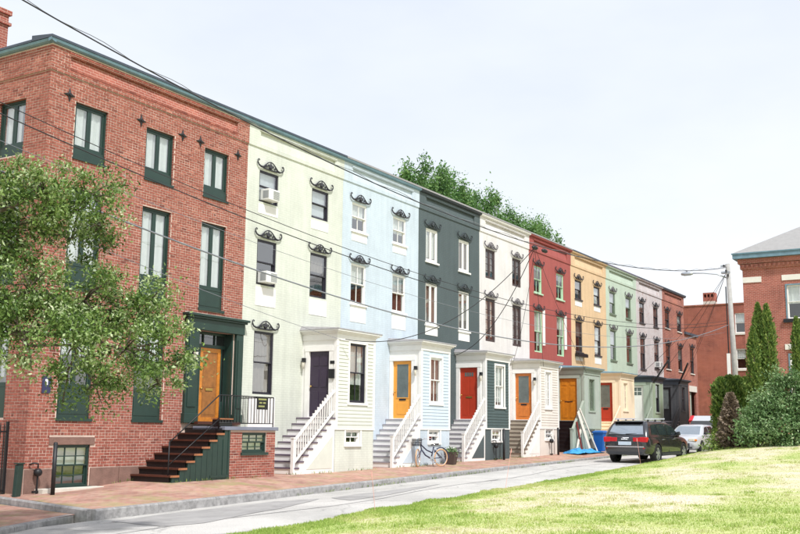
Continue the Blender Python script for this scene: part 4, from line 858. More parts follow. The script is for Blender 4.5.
# trees standing behind the terrace
SKX = [392,400,412,430,445,458,470,490,510,530,545,562]; SKY = [182,178,177,176,182,188,195,208,214,221,233,247]
def back(p0, p1, seed, label):
    """crown blobs follow the tree's own uneven top; every blob has its own depth"""
    g = np.random.default_rng(seed); bl = []; pc = (p0+p1)/2
    for row, (dy, r) in enumerate(((8,.5),(22,1.0),(46,1.4),(75,1.5))):
        for px in np.arange(p0, p1+.1, (5,8,11,13)[row]):
            Y = 14+g.normal()*.9; top = interp(px, SKX, SKY)+dy+g.normal()*(7.0 if row == 0 else 4.0); d = f_+r_*((px-400)/1023.6)-u_*((top-267)/1023.6); k = (Y-CAM.y)/d.y; bl.append(((CAM.x+d.x*k, Y, CAM.z+d.z*k), (r*.8,r*.8,r*(1.7 if row == 0 else 1.15)), .6 if row == 0 else 1.0))
    d = f_+r_*((pc-400)/1023.6); x = CAM.x+d.x*(14-CAM.y)/d.y
    tree('backyard_tree', label, (x, 14, .2), 8.5, bl, M['leaf2'], seed, 20, 46, .22, .22, tr=.28, twig=False, group='trees behind the terrace', aniso=(.8,.8,1.5))
back(394, 437, 21, 'green tree rising behind the pale blue and slate houses'); back(442, 478, 22, 'green tree rising behind the slate house between two other trees'); back(484, 520, 23, 'green tree rising behind the white house'); back(526, 560, 24, 'thin crowned tree rising behind the red house')
# clipped conifers, dead conifer and shrubs at the top of the lawn
def lz(x, y): return float(lawn_z(np.array([x]), np.array([y]))[0])
def conifer(name, label, px, t, top, wd, mat, seed, n, group=None, shape='column', size=.11, lean=0):
    x, y, z1 = ray(px, top, t); zb = lz(x, y); h = z1-zb; g = np.random.default_rng(seed); T = thing(name, label, 'conifer', (x,y,zb), group=group)
    MB().tube([(0,0,-.2),(0,0,h*.5),(0,0,h*.96)], [.09,.05,.01], 7).build('trunk', M['bark'], T, smooth=True)
    u = g.random(n)**.9; th = g.random(n)*6.283
    prof = {'column': np.minimum(1, (1-u)*4.2)**.8*(.72+.28*np.sin(np.minimum(1,u*2.2)*1.57)), 'cone': (1-u)**.75, 'hedge': np.minimum(1, (1-u)*7)**.6}[shape]
    rad = wd*prof*(.80+.20*np.sin(th*5+u*23)*np.cos(u*40+th*3)+.16*g.normal(size=n)); rad *= np.where(g.random(n) < .2, .6, 1)
    P = np.stack([rad*np.cos(th), rad*np.sin(th), u*h], 1); out = np.stack([np.cos(th)*.5, np.sin(th)*.5, np.full(n, 1.0 if shape != 'cone' else .25)], 1)
    if shape == 'cone': out[:,:2] *= 2
    me = mesh_np('crown', leaves(P, size, g, up=0, asp=.5, dirs=out), 4, mat, 'lv', np.clip(.5*g.random(n)+.5*(.5+.5*np.sin(th*7+u*31)), 0, 1)); tag(link('crown', me, T), kind='stuff')
    return T
for k, (px, tp) in enumerate(((721,379),(729,377),(737,378),(745,379),(753,380))):
    conifer('hedge_conifer', ['green hedge conifer at the end of its row, beside the street','green hedge conifer just behind the dead brown conifer','green hedge conifer next to the foot of the pole','green hedge conifer in the row, second from the pointed conifers','green hedge conifer touching the pointed conifers'][k], px, 50+.3*k, tp, .42, M['leafarb'], 40+k, 6500, 'hedge conifers in a row', 'hedge', .14)
conifer('columnar_conifer', 'tall slim pointed conifer before the right brick building, second of a pair', 766, 48.6, 305, .36, M['leafarb'], 50, 9500)
conifer('columnar_conifer', 'tall slim pointed conifer, taller of a pair beside the hedge', 757.5, 48.8, 304, .34, M['leafarb'], 51, 9500); conifer('columnar_conifer', 'shorter columnar conifer leaning against the pointed pair', 752.5, 48.2, 328, .30, M['leafarb'], 52, 7500)
conifer('columnar_conifer', 'slim conifer just under the window of the right brick building', 796, 48.8, 318, .26, M['leafarb'], 53, 7500); conifer('columnar_conifer', 'tall slim conifer beyond the window of the right brick building', 804, 49.2, 310, .34, M['leafarb'], 54, 8500)
conifer('dead_conifer', 'dead brown conifer at the top of the lawn', 730, 45.2, 394, .62, M['leafdead'], 55, 9000, shape='cone', size=.13)
def shrub(label, blobs, seed, mat='leafshrub', sub=60, size=.11):
    g = np.random.default_rng(seed); c0 = ray(*blobs[0][:3]); x, y = c0[0], c0[1]; zb = lz(x, y); T = thing('shrub', label, 'shrub', (x,y,zb), group='shrubs at the top of the lawn'); B_ = []; mb = MB()
    for px, py, t, r in blobs:
        q = np.array(ray(px, py, t))-np.array((x,y,zb)); B_.append((q, (r,r,r), (r/.6)**2)); limb(mb, (0,0,-.1), q, .03, .01, g, 4)
    C, P, rnd = crown_points(B_, g, sub, 26, .13); P[:,2] = np.maximum(P[:,2], .02); mb.build('stems', M['bark'], T, smooth=True)
    tag(link('foliage', mesh_np('foliage', leaves(P, size, g), 4, M[mat], 'lv', np.clip(rnd*.55+g.random(len(P))*.5, 0, 1)), T), kind='stuff')
shrub('broad grey green shrub sprawling below the pointed conifers', [(757,432,44,.5),(752,420,44.3,.5),(764,416,44.5,.6),(772,432,44,.6),(760,405,44.6,.45),(748,436,43.8,.4),(745,413,44,.22),(757,396,44.8,.25),(769,402,44.5,.3),(743,426,43.7,.25)], 60, sub=44, size=.13)
shrub('tall grey green shrub filling the space between the conifers', [(786,430,44,.65),(780,405,44.6,.7),(792,396,44.8,.65),(779,386,45,.5),(800,415,44.4,.7),(795,438,43.6,.5),(808,430,44,.7),(812,400,44.6,.7),(776,375,45,.25),(787,380,44.8,.3),(797,378,44.6,.3),(771,412,44.2,.3)], 61, sub=44, size=.13)
shrub('broad grey green shrub furthest along the top of the lawn, under the window conifers', [(828,430,44,.7),(822,408,44.5,.6),(840,416,44.2,.7),(850,434,43.6,.6),(834,392,44.8,.45)], 63, sub=44, size=.13)
shrub('low yellow green weeds beside the parked silver car', [(713,444,45,.28),(718,442,45.2,.3),(709,447,44.6,.2)], 62, 'leafarb', 50, .1)

# ------------------------------------------------------------------ buildings beyond
def right_building():
    x0 = 34.0; t = thing('brick_school', 'red brick building with grey hipped roof and verdigris gutter', 'building', (x0,-7.29,0)); Ln = 17.0; Dp = 16.0
    wins = [(-c-.0, z0, z1) for c in (2.3,5.6,8.9,12.2) for z0, z1 in ((7.55,9.39),(3.4,5.6))]
    holes = [(a-1.35, a, z0, z1) for a, z0, z1 in wins]
    mb = MB(); rect_wall(mb, -Ln, 0, .2, 10.5, holes, 0, .15, plane='x'); mb.add([(0,0,.2),(Dp,0,.2),(Dp,0,10.5),(0,0,10.5)], [(0,1,2,3)]).add([(0,-Ln,.2),(Dp,-Ln,.2),(Dp,-Ln,10.5),(0,-Ln,10.5)], [(0,1,2,3)]).add([(Dp,0,.2),(Dp,-Ln,.2),(Dp,-Ln,10.5),(Dp,0,10.5)], [(0,1,2,3)]); mb.build('wall', M['farbrick'], t)
    MB().box(1.5,1.55,-Ln+.5,-.5,.2,10.4).build('interior_partition', M['interior'], t)
    MB().box(-.10,Dp,-Ln-.1,.10,10.42,10.70).box(-.2,Dp,-Ln-.2,.2,10.72,10.98).build('corbelled_cornice', M['farbrick'], t)
    dm = MB()
    for k in range(int(Ln/.24)): dm.box(-.17,-.1,-.02-k*.24-.12,-.02-k*.24,10.50,10.66)
    tag(dm.build('dentil_course', M['farbrick'], t), kind='stuff')
    e = .42; MB().box(-e,Dp+e,-Ln-e,e,10.99,11.24).box(-e-.05,Dp+e+.05,-Ln-e-.05,e+.05,11.24,11.30).build('gutter', M['mint'], t)
    rz = 11.31; h = .56*(Ln/2+e); m = -Ln/2; r0 = -e+Ln/2+e
    MB().add([(-e,e,rz),(-e,-Ln-e,rz),(Dp+e,-Ln-e,rz),(Dp+e,e,rz),(Dp/2,m,rz+h)], [(0,1,4),(1,2,4),(2,3,4),(3,0,4)]).build('hipped_roof', M['paleroof'], t)
    for a, z0, z1 in wins:
        wn = window(t, 0, 1.35, z0, z1, '22', 'white', 'curtain', .55, sill=None); wn.rotation_euler = (0,0,-math.pi/2); wn.location = (0.02, a, z0)
        MB().box(-.03,.02,a-.0,a+.07,z0,z1).box(-.03,.02,a-1.42,a-1.35,z0,z1).box(-.03,.02,a-1.42,a+.07,z1,z1+.07).build('window_surround', M['mint'], t)
        MB().box(-.14,.05,a-1.6,a+.22,z0-.2,z0-.002).build('sill', M['black'], t); MB().box(-.04,.05,a-1.62,a+.22,z1+.28,z1+.58).build('lintel', M['offwhite'], t)
    MB().box(-.04,.05,-1.0,.003,9.66,9.97).build('lintel', M['offwhite'], t); MB().box(-.12,0,-2.55,-2.36,5.9,6.15).build('wall_vent', M['white'], t)
M['paleroof'] = pm('pale_grey_slate', (150,148,146), .8, .08, 4, .2)
right_building()
def far_building():
    t = thing('brick_warehouse', 'plain dark red brick building closing the end of the street', 'building', (62,0,0)); holes = [(-1.15,-.22,9.6,11.25),(-1.15,-.22,6.64,8.3),(-5,-3.9,9.6,11.25),(-5,-3.9,6.64,8.3)]
    mb = MB(); rect_wall(mb, -9, 16, -.2, 12.0, holes, 0, .15, plane='x'); mb.add([(0,-9,-.2),(14,-9,-.2),(14,-9,12),(0,-9,12)], [(0,1,2,3)]).add([(0,16,-.2),(14,16,-.2),(14,16,12),(0,16,12)], [(0,1,2,3)]).add([(0,-9,11.9),(14,-9,11.9),(14,16,11.9),(0,16,11.9)], [(0,1,2,3)]); mb.build('wall', M['farbrick2'], t)
    MB().box(-.06,.3,-9,16,12.0,12.1).build('coping', M['w10'], t); MB().box(1.4,1.45,-8.5,15.5,0,11.5).build('interior_partition', M['interior'], t)
    for a, b, c, d in holes:
        wn = window(t, 0, b-a, c, d, '11', 'white', 'curtain', .45, sill=None); wn.rotation_euler = (0,0,-math.pi/2); wn.location = (.02, b, c); MB().box(-.06,.05,a-.05,b+.05,c-.15,c-.002).build('sill', M['offwhite'], t)
    c = MB().box(.5,1.4,1.5,2.45,11.9,12.42).build('chimney', M['concrete'], t)
    k = MB().box(.5,1.4,1.5,2.45,12.422,12.75).box(.5,1.4,1.5,2.45,13.02,13.16)
    for y in (1.5,1.79,2.08,2.36): k.box(.5,1.4,y,y+.09,12.75,13.02)
    k.build('chimney_cap', M['farbrick2'], c)
M['farbrick2'] = brickmat('dull_red_brick', (152,82,68), (132,66,54), (168,124,108), .215, .075, .009, .5, .22, stain=((176,104,82), .5, .45, .8))
far_building()

# ------------------------------------------------------------------ utility pole, lamp and wires
POLE = (30.0,-7.72); PT = (30.0,-7.45)
def pole():
    t = thing('utility_pole', 'pale wooden utility pole carrying a street lamp and many wires', 'pole', (POLE[0],POLE[1],lz(*POLE))); z0 = lz(*POLE); zt = 10.15-z0; lean = PT[1]-POLE[1]
    MB().tube([(0,0,-.5),(0,lean*.5,zt*.5),(0,lean,zt)], [.16,.14,.115], 12).build('shaft', M['poleg'], t, smooth=True)
    MB().box(-.12,.12,lean*.95-.1,lean*.95+.34,zt-.5,zt-.4).build('bracket', M['steel'], t); MB().box(-.05,.05,lean-.05,lean+.35,zt-.15,zt-.05).build('bracket', M['steel'], t)
    for q in (-.35,-.12,.15): MB().lathe([(.001,0),(.06,.02),(.035,.06),(.06,.1),(.03,.15)], 8, 'z', (-.16,lean+q*.4+.1,zt-.35+q)).build('insulator', M['iron'], t)
    MB().tube([(-.05,lean*.9+.12,1.0),(-.05,lean*.95+.14,zt-1.2)], .03, 6).build('conduit', M['iron'], t); MB().box(-.16,.0,.30,.46,4.35-z0,5.45-z0).build('junction_box', M['white'], t)
    a = MB().tube([(0,lean*.9+.1,9.42-z0),(-.1,.8,9.62-z0),(-.2,1.5,9.72-z0),(-.3,2.1,9.74-z0)], [.035,.03,.028,.028], 8).build('lamp_arm', M['steel'], t, smooth=True)
    h = MB().lathe([(.001,2.0),(.06,2.02),(.1,2.15),(.11,2.45),(.07,2.62),(.001,2.66)], 12, 'y', (-.3,0,9.73-z0)).build('lamp_head', M['steel'], t, smooth=True); h.scale = (1,1,1)
    MB().box(-.34,-.26,2.3,2.38,9.84-z0,9.92-z0).build('photocell', M['steel'], h)
M['poleg'] = pm('weathered_pole', (162,160,157), .9, .14, 5, .4, 20); pole()
M['cable'] = pm('black_cable', (40,40,44), .6, .2); M['cablegrey'] = pm('grey_cable', (120,122,130), .6, .1)
def wire(label, pts, rad, mat='cable', name='overhead_wire', group='overhead wires'):
    o = MB().tube(pts, rad, 5).build(name, M[mat], None, smooth=True); return tag(o, label, 'wire', group)
def para(co, ay, by, x0=-27, x1=29.9, n=60, dy=0, dz=0):
    return [(x, ay+(x+20)*(by-ay)/50+dy, co[0]*x*x+co[1]*x+co[2]+dz) for x in np.linspace(x0, x1, n)]
MAIN = (.0040,-.0504,7.88)
wire('thick black cable highest along the terrace roofline to the pole top', para(MAIN,-4.5,-7.4), .015); wire('thin strand wound beside the highest cable', [(x,y+.03*math.sin(x*3),z+.04+.03*math.cos(x*3)) for x,y,z in para(MAIN,-4.5,-7.4,n=160)], .008, 'cablegrey')
MID = (.0034,-.056,5.74)
wire('upper wire of the pair crossing the middle floors', para(MID,-4.5,-7.4,dz=.06), .009); wire('lower wire of the pair crossing the middle floors', para(MID,-4.5,-7.4,dy=.1,dz=-.10), .012)
wire('thick grey telephone cable crossing lowest before the houses', para((.00423,-.0388,4.311),-5.5,-7.4), .018, 'cablegrey'); wire('thin wire just under the middle pair', para(MID,-4.5,-7.4,dy=.2,dz=-.55), .006, 'cablegrey')
def drop(a, b, sag, label, rad=.009, mat='cable', n=24):
    a, b = Vector(a), Vector(b); return wire(label, [tuple(a.lerp(b, k/n)-Vector((0,0,sag*4*(k/n)*(1-k/n)))) for k in range(n+1)], rad, mat, 'service_wire', 'service wires dropping to the porches')
INS = (8.18,-6.13,7.66)
ins = thing('wire_splice', 'bulky black splice with insulators hung on the highest cable before the red house', 'insulator', INS)
for k, dx in enumerate((0,.75)): MB().lathe([(.001,-.2),(.05,-.17),(.075,-.08),(.075,.08),(.05,.17),(.001,.2)], 8, 'x', (dx,-.05*dx,-.02)).build('insulator', M['iron'], ins, smooth=True)
PTS = {'lime':(XB[1]+3.35,-1.55,4.22),'pale blue':(XB[2]+5.45,-1.55,4.2),'white':(XB[4]+3.4,-1.55,4.3),'slate':(XB[3]+5.45,-1.55,4.25),'red':(XB[5]+3.6,-1.5,4.3)}
for (nm, q), sg in zip(PTS.items(), (1.1,.8,.25,.5,.2)): drop(INS, q, sg, 'black service wire dropping to the %s house porch' % nm, .014 if nm in ('lime','pale blue') else .008)
drop((-27,-8.0,7.0), (XB[1]+3.15,-1.5,4.2), .45, 'thin grey service wire slanting across the brick corner house to the lime porch', .007, 'cablegrey')
MB().tube([(XB[1]+3.35,-1.52,4.22),(XB[1]+4.2,-1.75,4.05)], .03, 6)
P0 = (29.9,-7.35,9.6)
for nm, q, sg in (('apricot',(XB[6]+5.8,-1.5,4.45),.5),('mint',(XB[7]+3.75,-1.5,4.35),.4),('peeling pinkish',(XB[8]+3.9,-1.4,4.5),.3),('brick end',(XB[9]+4.0,-.1,4.9),.3)):
    drop(P0, q, sg, 'service wire fanning from the pole to the %s house' % nm, .010)
for nm, a, b in (('mint',(XB[7]+3.75,-1.5,4.35),(39.4,-2.4,5.25)),('peeling pinkish',(XB[8]+3.9,-1.4,4.5),(42.4,-2.0,4.95))): wire('thick black rubber sleeve on the wire at the %s house' % nm, [a, tuple(Vector(a).lerp(Vector(P0), .22))], .055, 'cable', 'wire_sleeve')

# ------------------------------------------------------------------ vehicles
M['carblack'] = pm('anthracite_car_paint', (34,35,40), .25, .05, spec=.6, coat=1.0); M['carwhite'] = pm('silver_car_paint', (184,188,195), .3, .03, coat=.8)
M['railsilver'] = pm('satin_rail', (190,194,204), .35, .03); M['tyre'] = pm('tyre_rubber', (26,26,27), .85, .15); M['rim'] = pm('alloy_rim', (186,188,192), .35, .06, metal=.7); M['carglass'] = pm('car_glass', (40,48,52), .05, .2, spec=.9); M['rearglass'] = pm('rear_glass', (176,184,190), .06, .08, 1.5, metal=.8)
M['red_lens'] = pm('red_lens', (190,18,30), .2, .1, 8, spec=.7); M['chrome'] = pm('chrome_trim', (206,208,214), .2, .03, metal=.8); M['plastic'] = pm('dark_grey_plastic', (52,54,58), .6, .1); M['plate'] = pm('pale_blue_plate', (190,204,220), .4, .1); M['amber'] = pm('amber_lens', (226,130,40), .25, .1)
def wheel(parent, x, y, r, wd, side):
    prof = [(r*.62,-wd/2*.8),(r*.70,-wd/2),(r*.93,-wd/2),(r,-wd/2*.7),(r,wd/2*.7),(r*.93,wd/2),(r*.70,wd/2),(r*.62,wd/2*.8)]
    t = MB().lathe(prof, 28, 'y').build('wheel', M['tyre'], parent, (x, y, r), smooth=True); o = side*wd/2*.78
    MB().lathe([(r*.67,o),(r*.62,o-side*.012),(r*.60,o-side*.05),(.001,o-side*.07)], 28, 'y').build('rim', M['plastic'], t)
    m = MB()
    for k in range(5):
        a = 2*math.pi*k/5+.3
        for s in (-.1,.1): m.obox((r*.10*math.cos(a),o,r*.10*math.sin(a)), (r*.63*math.cos(a+s*1.3),o-side*.006,r*.63*math.sin(a+s*1.3)), .055, .03, up=(0,1,0))
    m.lathe([(r*.66,o+side*.004),(r*.59,o+side*.004),(r*.58,o-side*.03)], 28, 'y'); m.lathe([(.001,o+side*.012),(r*.14,o+side*.01),(r*.15,o-side*.03)], 14, 'y'); m.build('spokes', M['rim'], t)
def smoothmod(o, ang=35):
    for p in o.data.polygons: p.use_smooth = True
    try:
        o.data.set_sharp_from_angle(angle=R(ang))
    except Exception: pass
def car(label, loc, rz, paint, st, cab, wheels, r, wdt, name='parked_car'):
    """st: lower body stations (x, zbottom, ztop, half width). cab: slices (z, xrear, xfront, halfwidth)"""
    T = thing(name, label, 'car', loc, rz); mb = MB(); rings = []
    for x, zb, zt, hw in st:
        h = zt-zb; half = [(0,zb),(hw*.80,zb),(hw*.93,zb+.05),(hw*.985,zb+.22*h),(hw,zb+.45*h),(hw*.995,zb+.62*h),(hw*.975,zb+.80*h),(hw*.955,zb+.90*h),(hw*.90,zt-.02),(hw*.78,zt),(0,zt+.025)]
        rings.append([(x,y,z) for y,z in half]+[(x,-y,z) for y,z in half[-2:0:-1]])
    n = len(rings[0]); V = [v for rg in rings for v in rg]; F = [(i*n+k, i*n+(k+1)%n, (i+1)*n+(k+1)%n, (i+1)*n+k) for i in range(len(rings)-1) for k in range(n)]+[tuple(range(n))[::-1], tuple((len(rings)-1)*n+k for k in range(n))]
    body = mb.add(V, F).build('body', M[paint], T)
    cut = MB()
    for x in wheels:
        for s in (-1, 1):
            c = MB(); q = 24; rr = r*1.13
            vs = [(x+rr*math.cos(2*math.pi*k/q), s*.52, r+rr*math.sin(2*math.pi*k/q)) for k in range(q)]+[(x+rr*math.cos(2*math.pi*k/q), s*1.3, r+rr*math.sin(2*math.pi*k/q)) for k in range(q)]
            cut.add(vs, [tuple(range(q)), tuple(range(2*q-1,q-1,-1))]+[(k,k+q,(k+1)%q+q,(k+1)%q) for k in range(q)])
    co = cut.build('cutter', M['plastic'], None); bm = body.modifiers.new('b','BOOLEAN'); bm.object = co; bm.operation = 'DIFFERENCE'; bm.solver = 'EXACT'
    co.parent = T; bpy.context.view_layer.update(); dg = bpy.context.evaluated_depsgraph_get(); me = bpy.data.meshes.new_from_object(body.evaluated_get(dg)); body.modifiers.clear(); body.data = me; bpy.data.objects.remove(co); smoothmod(body)
    zz = [c[0] for c in cab]; XR = lambda z: interp(z, zz, [c[1] for c in cab]); XF = lambda z: interp(z, zz, [c[2] for c in cab]); HW = lambda z: interp(z, zz, [c[3] for c in cab])
    cm = MB(); K = 7; rg = []
    for z, xr, xf, hw in cab:
        rc = .16; pts = []
        for cx, cy, a0 in ((xf-rc*1.8,hw-rc,0),(xr+rc,hw-rc,90),(xr+rc,-hw+rc,180),(xf-rc*1.8,-hw+rc,270)):
            for k in range(K): a = R(a0+90*k/(K-1)); pts.append((cx+(rc*1.8 if a0 in (0,270) else rc)*math.cos(a), cy+rc*math.sin(a), z))
        rg.append(pts)
    n = len(rg[0]); cm.add([v for q in rg for v in q], [(i*n+k, i*n+(k+1)%n, (i+1)*n+(k+1)%n, (i+1)*n+k) for i in range(len(rg)-1) for k in range(n)]+[tuple((len(rg)-1)*n+k for k in range(n))])
    cabin = cm.build('cabin', M[paint], T); smoothmod(cabin, 50)
    for x in wheels:
        for s in (-1, 1): wheel(T, x, s*(wdt/2-.13), r, .25, s)
    # glass patches lie just outside the cabin surface
    def side_glass(pts, s):
        m = MB(); V = []; N = 6
        for k in range(N+1):
            t = k/N; (xa,za),(xb,zb_),(xc,zc_),(xd,zd) = pts       # bottom rear, bottom front, top front, top rear
            p0 = (xa+(xd-xa)*t, za+(zd-za)*t); p1 = (xb+(xc-xb)*t, zb_+(zc_-zb_)*t); V += [(p0[0], s*(HW(p0[1])+.008), p0[1]), (p1[0], s*(HW(p1[1])+.008), p1[1])]
        m.add(V, [(2*k,2*k+1,2*k+3,2*k+2) for k in range(N)]); return m.build('side_window', M['carglass'], T, smooth=True)
    def end_glass(fn, z0, z1, w0, w1, sgn, mat, nm):
        V = []; N = 6
        for k in range(N+1):
            z = z0+(z1-z0)*k/N; wv = w0+(w1-w0)*k/N; V += [(fn(z)+sgn*.008,-wv,z),(fn(z)+sgn*.008,wv,z)]
        return MB().add(V, [(2*k,2*k+1,2*k+3,2*k+2) for k in range(N)]).build(nm, M[mat], T, smooth=True)
    return T, body, cabin, HW, XR, XF, side_glass, end_glass
def suv():
    st = [(-2.53,.52,.86,.70),(-2.50,.42,1.00,.86),(-2.40,.36,1.10,.93),(-2.1,.33,1.12,.97),(-1.4,.30,1.11,.99),(-.4,.28,1.09,.99),(.8,.28,1.06,.985),(1.4,.28,1.04,.98),(1.9,.29,.98,.96),(2.3,.34,.88,.89),(2.47,.40,.78,.80),(2.53,.50,.68,.68)]
    cab = [(1.04,-2.44,1.42,.93),(1.2,-2.38,1.14,.90),(1.4,-2.24,.78,.84),(1.55,-2.12,.50,.77),(1.64,-2.02,.30,.71),(1.69,-1.92,.12,.62),(1.715,-1.75,-.1,.45)]
    gx, gy = 19.4, -5.9; gz = road_z(gx, gy)+.002
    T, body, cabin, HW, XR, XF, sg, eg = car('dark grey SUV with silver roof rails parked on the street', (gx+1.45, gy, gz), R(0), 'carblack', st, cab, (-1.45,1.55), .385, 1.98)
    T.rotation_euler = (0, -math.atan(.018), R(-3.5)); T.scale = (1.05,1.05,1.05)
    for s in (-1, 1):
        sg([(-2.0,1.16),(-1.28,1.14),(-1.28,1.55),(-1.78,1.52)], s); sg([(-1.22,1.14),(-.26,1.12),(-.30,1.58),(-1.22,1.56)], s); sg([(-.18,1.12),(1.0,1.12),(.42,1.53),(-.20,1.58)], s)
        MB().obox((-1.9,s*.64,1.775),(.2,s*.64,1.775),.06,.05).build('roof_rail', M['railsilver'], T)
        for x in (-1.6,-.8,.0): MB().box(x-.05,x+.05,s*.64-.02,s*.64+.02,1.62,1.755).build('rail_foot', M['plastic'], T)
        MB().obox((.78,s*.93,1.14),(.78,s*1.10,1.18),.12,.16,up=(0,0,1)).build('mirror', M['carblack'], T, bevel=.03)
        MB().box(-2.525,-2.28,s*.60 if s > 0 else -.915,s*.915 if s > 0 else -.60,.86,1.06).build('tail_light', M['red_lens'], T, bevel=.02); MB().box(-2.52,-2.4,s*.45 if s > 0 else -.82,s*.82 if s > 0 else -.45,.60,.645).build('reflector', M['red_lens'], T)
        MB().box(-2.53,-2.42,min(s*.34,s*.598),max(s*.34,s*.598),.88,1.04).build('tail_light', M['red_lens'], T, bevel=.015)
        MB().box(-.9,-.7,s*.985-.012,s*.985+.012,.93,.96).build('door_handle', M['chrome'], T); MB().box(.35,.55,s*.98-.012,s*.98+.012,.93,.96).build('door_handle', M['chrome'], T)
        MB().box(-1.05,1.1,s*.97-.03,s*.97+.03,.29,.40).build('sill_trim', M['plastic'], T); MB().tube([(-2.50,s*.55,.40),(-2.40,s*.55,.40)], .045, 10).build('exhaust', M['chrome'], T)
        for (xa, xb) in ((-1.25,-1.25),(-.22,-.22)): MB().box(xa-.004,xa+.004,s*.978-.006,s*.994+.006 if s > 0 else s*.978+.006,.42,1.08).build('door_gap', M['plastic'], T)
    eg(XR, 1.17, 1.56, .74, .62, -1, 'rearglass', 'rear_window'); eg(XF, 1.12, 1.58, .74, .58, 1, 'carglass', 'windscreen')
    MB().box(-2.20,-1.96,-.60,.60,1.655,1.685).build('roof_spoiler', M['carblack'], T, bevel=.01); MB().box(-2.545,-2.45,-.80,.80,.655,.70).build('bumper_strip', M['chrome'], T); MB().box(-2.52,-2.35,-.74,.74,.36,.50).build('bumper_valance', M['plastic'], T, bevel=.02)
    MB().box(-2.55,-2.47,-.27,.27,.745,.88).build('licence_plate', M['plate'], T); MB().box(-2.50,-2.47,-.34,.34,.90,.915).build('tailgate_trim', M['chrome'], T)
    m = MB()
    for k in range(4):
        c = (-2.512, -.105+.07*k, 1.005); m.tube([(c[0], c[1]+.043*math.cos(2*math.pi*q/12), c[2]+.043*math.sin(2*math.pi*q/12)) for q in range(13)], .004, 4)
    m.build('badge', M['chrome'], T); MB().obox((-2.40,.0,1.18),(-2.37,-.45,1.20),.03,.02).build('rear_wiper', M['plastic'], T)
    for s in (-1,1): MB().box(2.20,2.47,min(s*.5,s*.82),max(s*.5,s*.82),.70,.82).build('headlight', M['chrome'], T)
    return T
suv()
def wagon():
    st = [(-2.35,.50,.80,.66),(-2.30,.36,.98,.80),(-2.1,.28,1.02,.86),(-1,.24,1.0,.89),(.6,.24,.97,.89),(1.2,.24,.96,.88),(1.8,.26,.90,.85),(2.2,.30,.80,.78),(2.33,.38,.68,.70),(2.36,.46,.60,.62)]
    cab = [(.94,-2.2,1.30,.84),(1.1,-2.12,1.02,.81),(1.3,-1.98,.66,.74),(1.42,-1.86,.42,.68),(1.49,-1.75,.2,.60),(1.52,-1.55,0,.44)]
    x, y = 30.2, -5.25; z = road_z(x, y)+.002
    T, body, cabin, HW, XR, XF, sg, eg = car('pale silver estate car facing down the street with its tailgate raised', (x, y, z), R(180), 'carwhite', st, cab, (-1.35,1.38), .34, 1.78)
    for s in (-1, 1):
        sg([(-1.85,1.05),(-1.1,1.03),(-1.1,1.38),(-1.6,1.36)], s); sg([(-1.04,1.03),(-.18,1.02),(-.2,1.41),(-1.04,1.40)], s); sg([(-.1,1.02),(.95,1.01),(.40,1.36),(-.12,1.41)], s)
        MB().box(2.12,2.36,min(s*.45,s*.74),max(s*.45,s*.74),.66,.80).build('headlight', M['lampglass'], T, bevel=.02); MB().box(2.05,2.30,min(s*.70,s*.80),max(s*.70,s*.80),.67,.76).build('indicator', M['amber'], T)
        MB().obox((.72,s*.84,1.04),(.72,s*1.0,1.08),.1,.13).build('mirror', M['plastic'], T, bevel=.03); MB().box(-1.0,1.05,s*.88-.03,s*.88+.03,.25,.36).build('sill_trim', M['plastic'], T)
    eg(XF, 1.0, 1.42, .70, .56, 1, 'rearglass', 'windscreen'); MB().box(2.30,2.38,-.5,.5,.40,.56).build('grille', M['plastic'], T); MB().box(2.2,2.375,-.6,.6,.30,.38).build('lower_bumper', M['plastic'], T)
    # raised tailgate hinged at the rear of the roof: glass near the hinge, painted end with tail lights on top
    g = bpy.data.meshes.new('x'); bpy.data.meshes.remove(g)
    tg = MB().add([(-1.72,-.60,1.53),(-1.72,.60,1.53),(-2.25,.64,1.74),(-2.25,-.64,1.74),(-1.70,-.60,1.48),(-1.70,.60,1.48),(-2.25,.64,1.67),(-2.25,-.64,1.67)], [(0,1,2,3),(7,6,5,4),(0,4,5,1),(1,5,6,2),(2,6,7,3),(3,7,4,0)]).build('tailgate', M['plastic'], T, bevel=.01)
    MB().add([(-2.24,-.66,1.735),(-2.24,.66,1.735),(-2.62,.62,2.02),(-2.62,-.62,2.02),(-2.28,-.66,1.66),(-2.28,.66,1.66),(-2.68,.62,1.95),(-2.68,-.62,1.95)], [(0,1,2,3),(7,6,5,4),(0,4,5,1),(1,5,6,2),(2,6,7,3),(3,7,4,0)]).build('tailgate_skin', M['carwhite'], tg, bevel=.02)
    for s in (-1, 1): MB().add([(-2.22,s*.60,1.755),(-2.22,s*.80,1.755),(-2.60,s*.76,2.03),(-2.60,s*.58,2.03),(-2.28,s*.60,1.65),(-2.28,s*.80,1.65),(-2.66,s*.76,1.94),(-2.66,s*.58,1.94)], [(0,1,2,3),(7,6,5,4),(0,4,5,1),(1,5,6,2),(2,6,7,3),(3,7,4,0)]).build('tail_light', M['red_lens'], tg)
wagon()

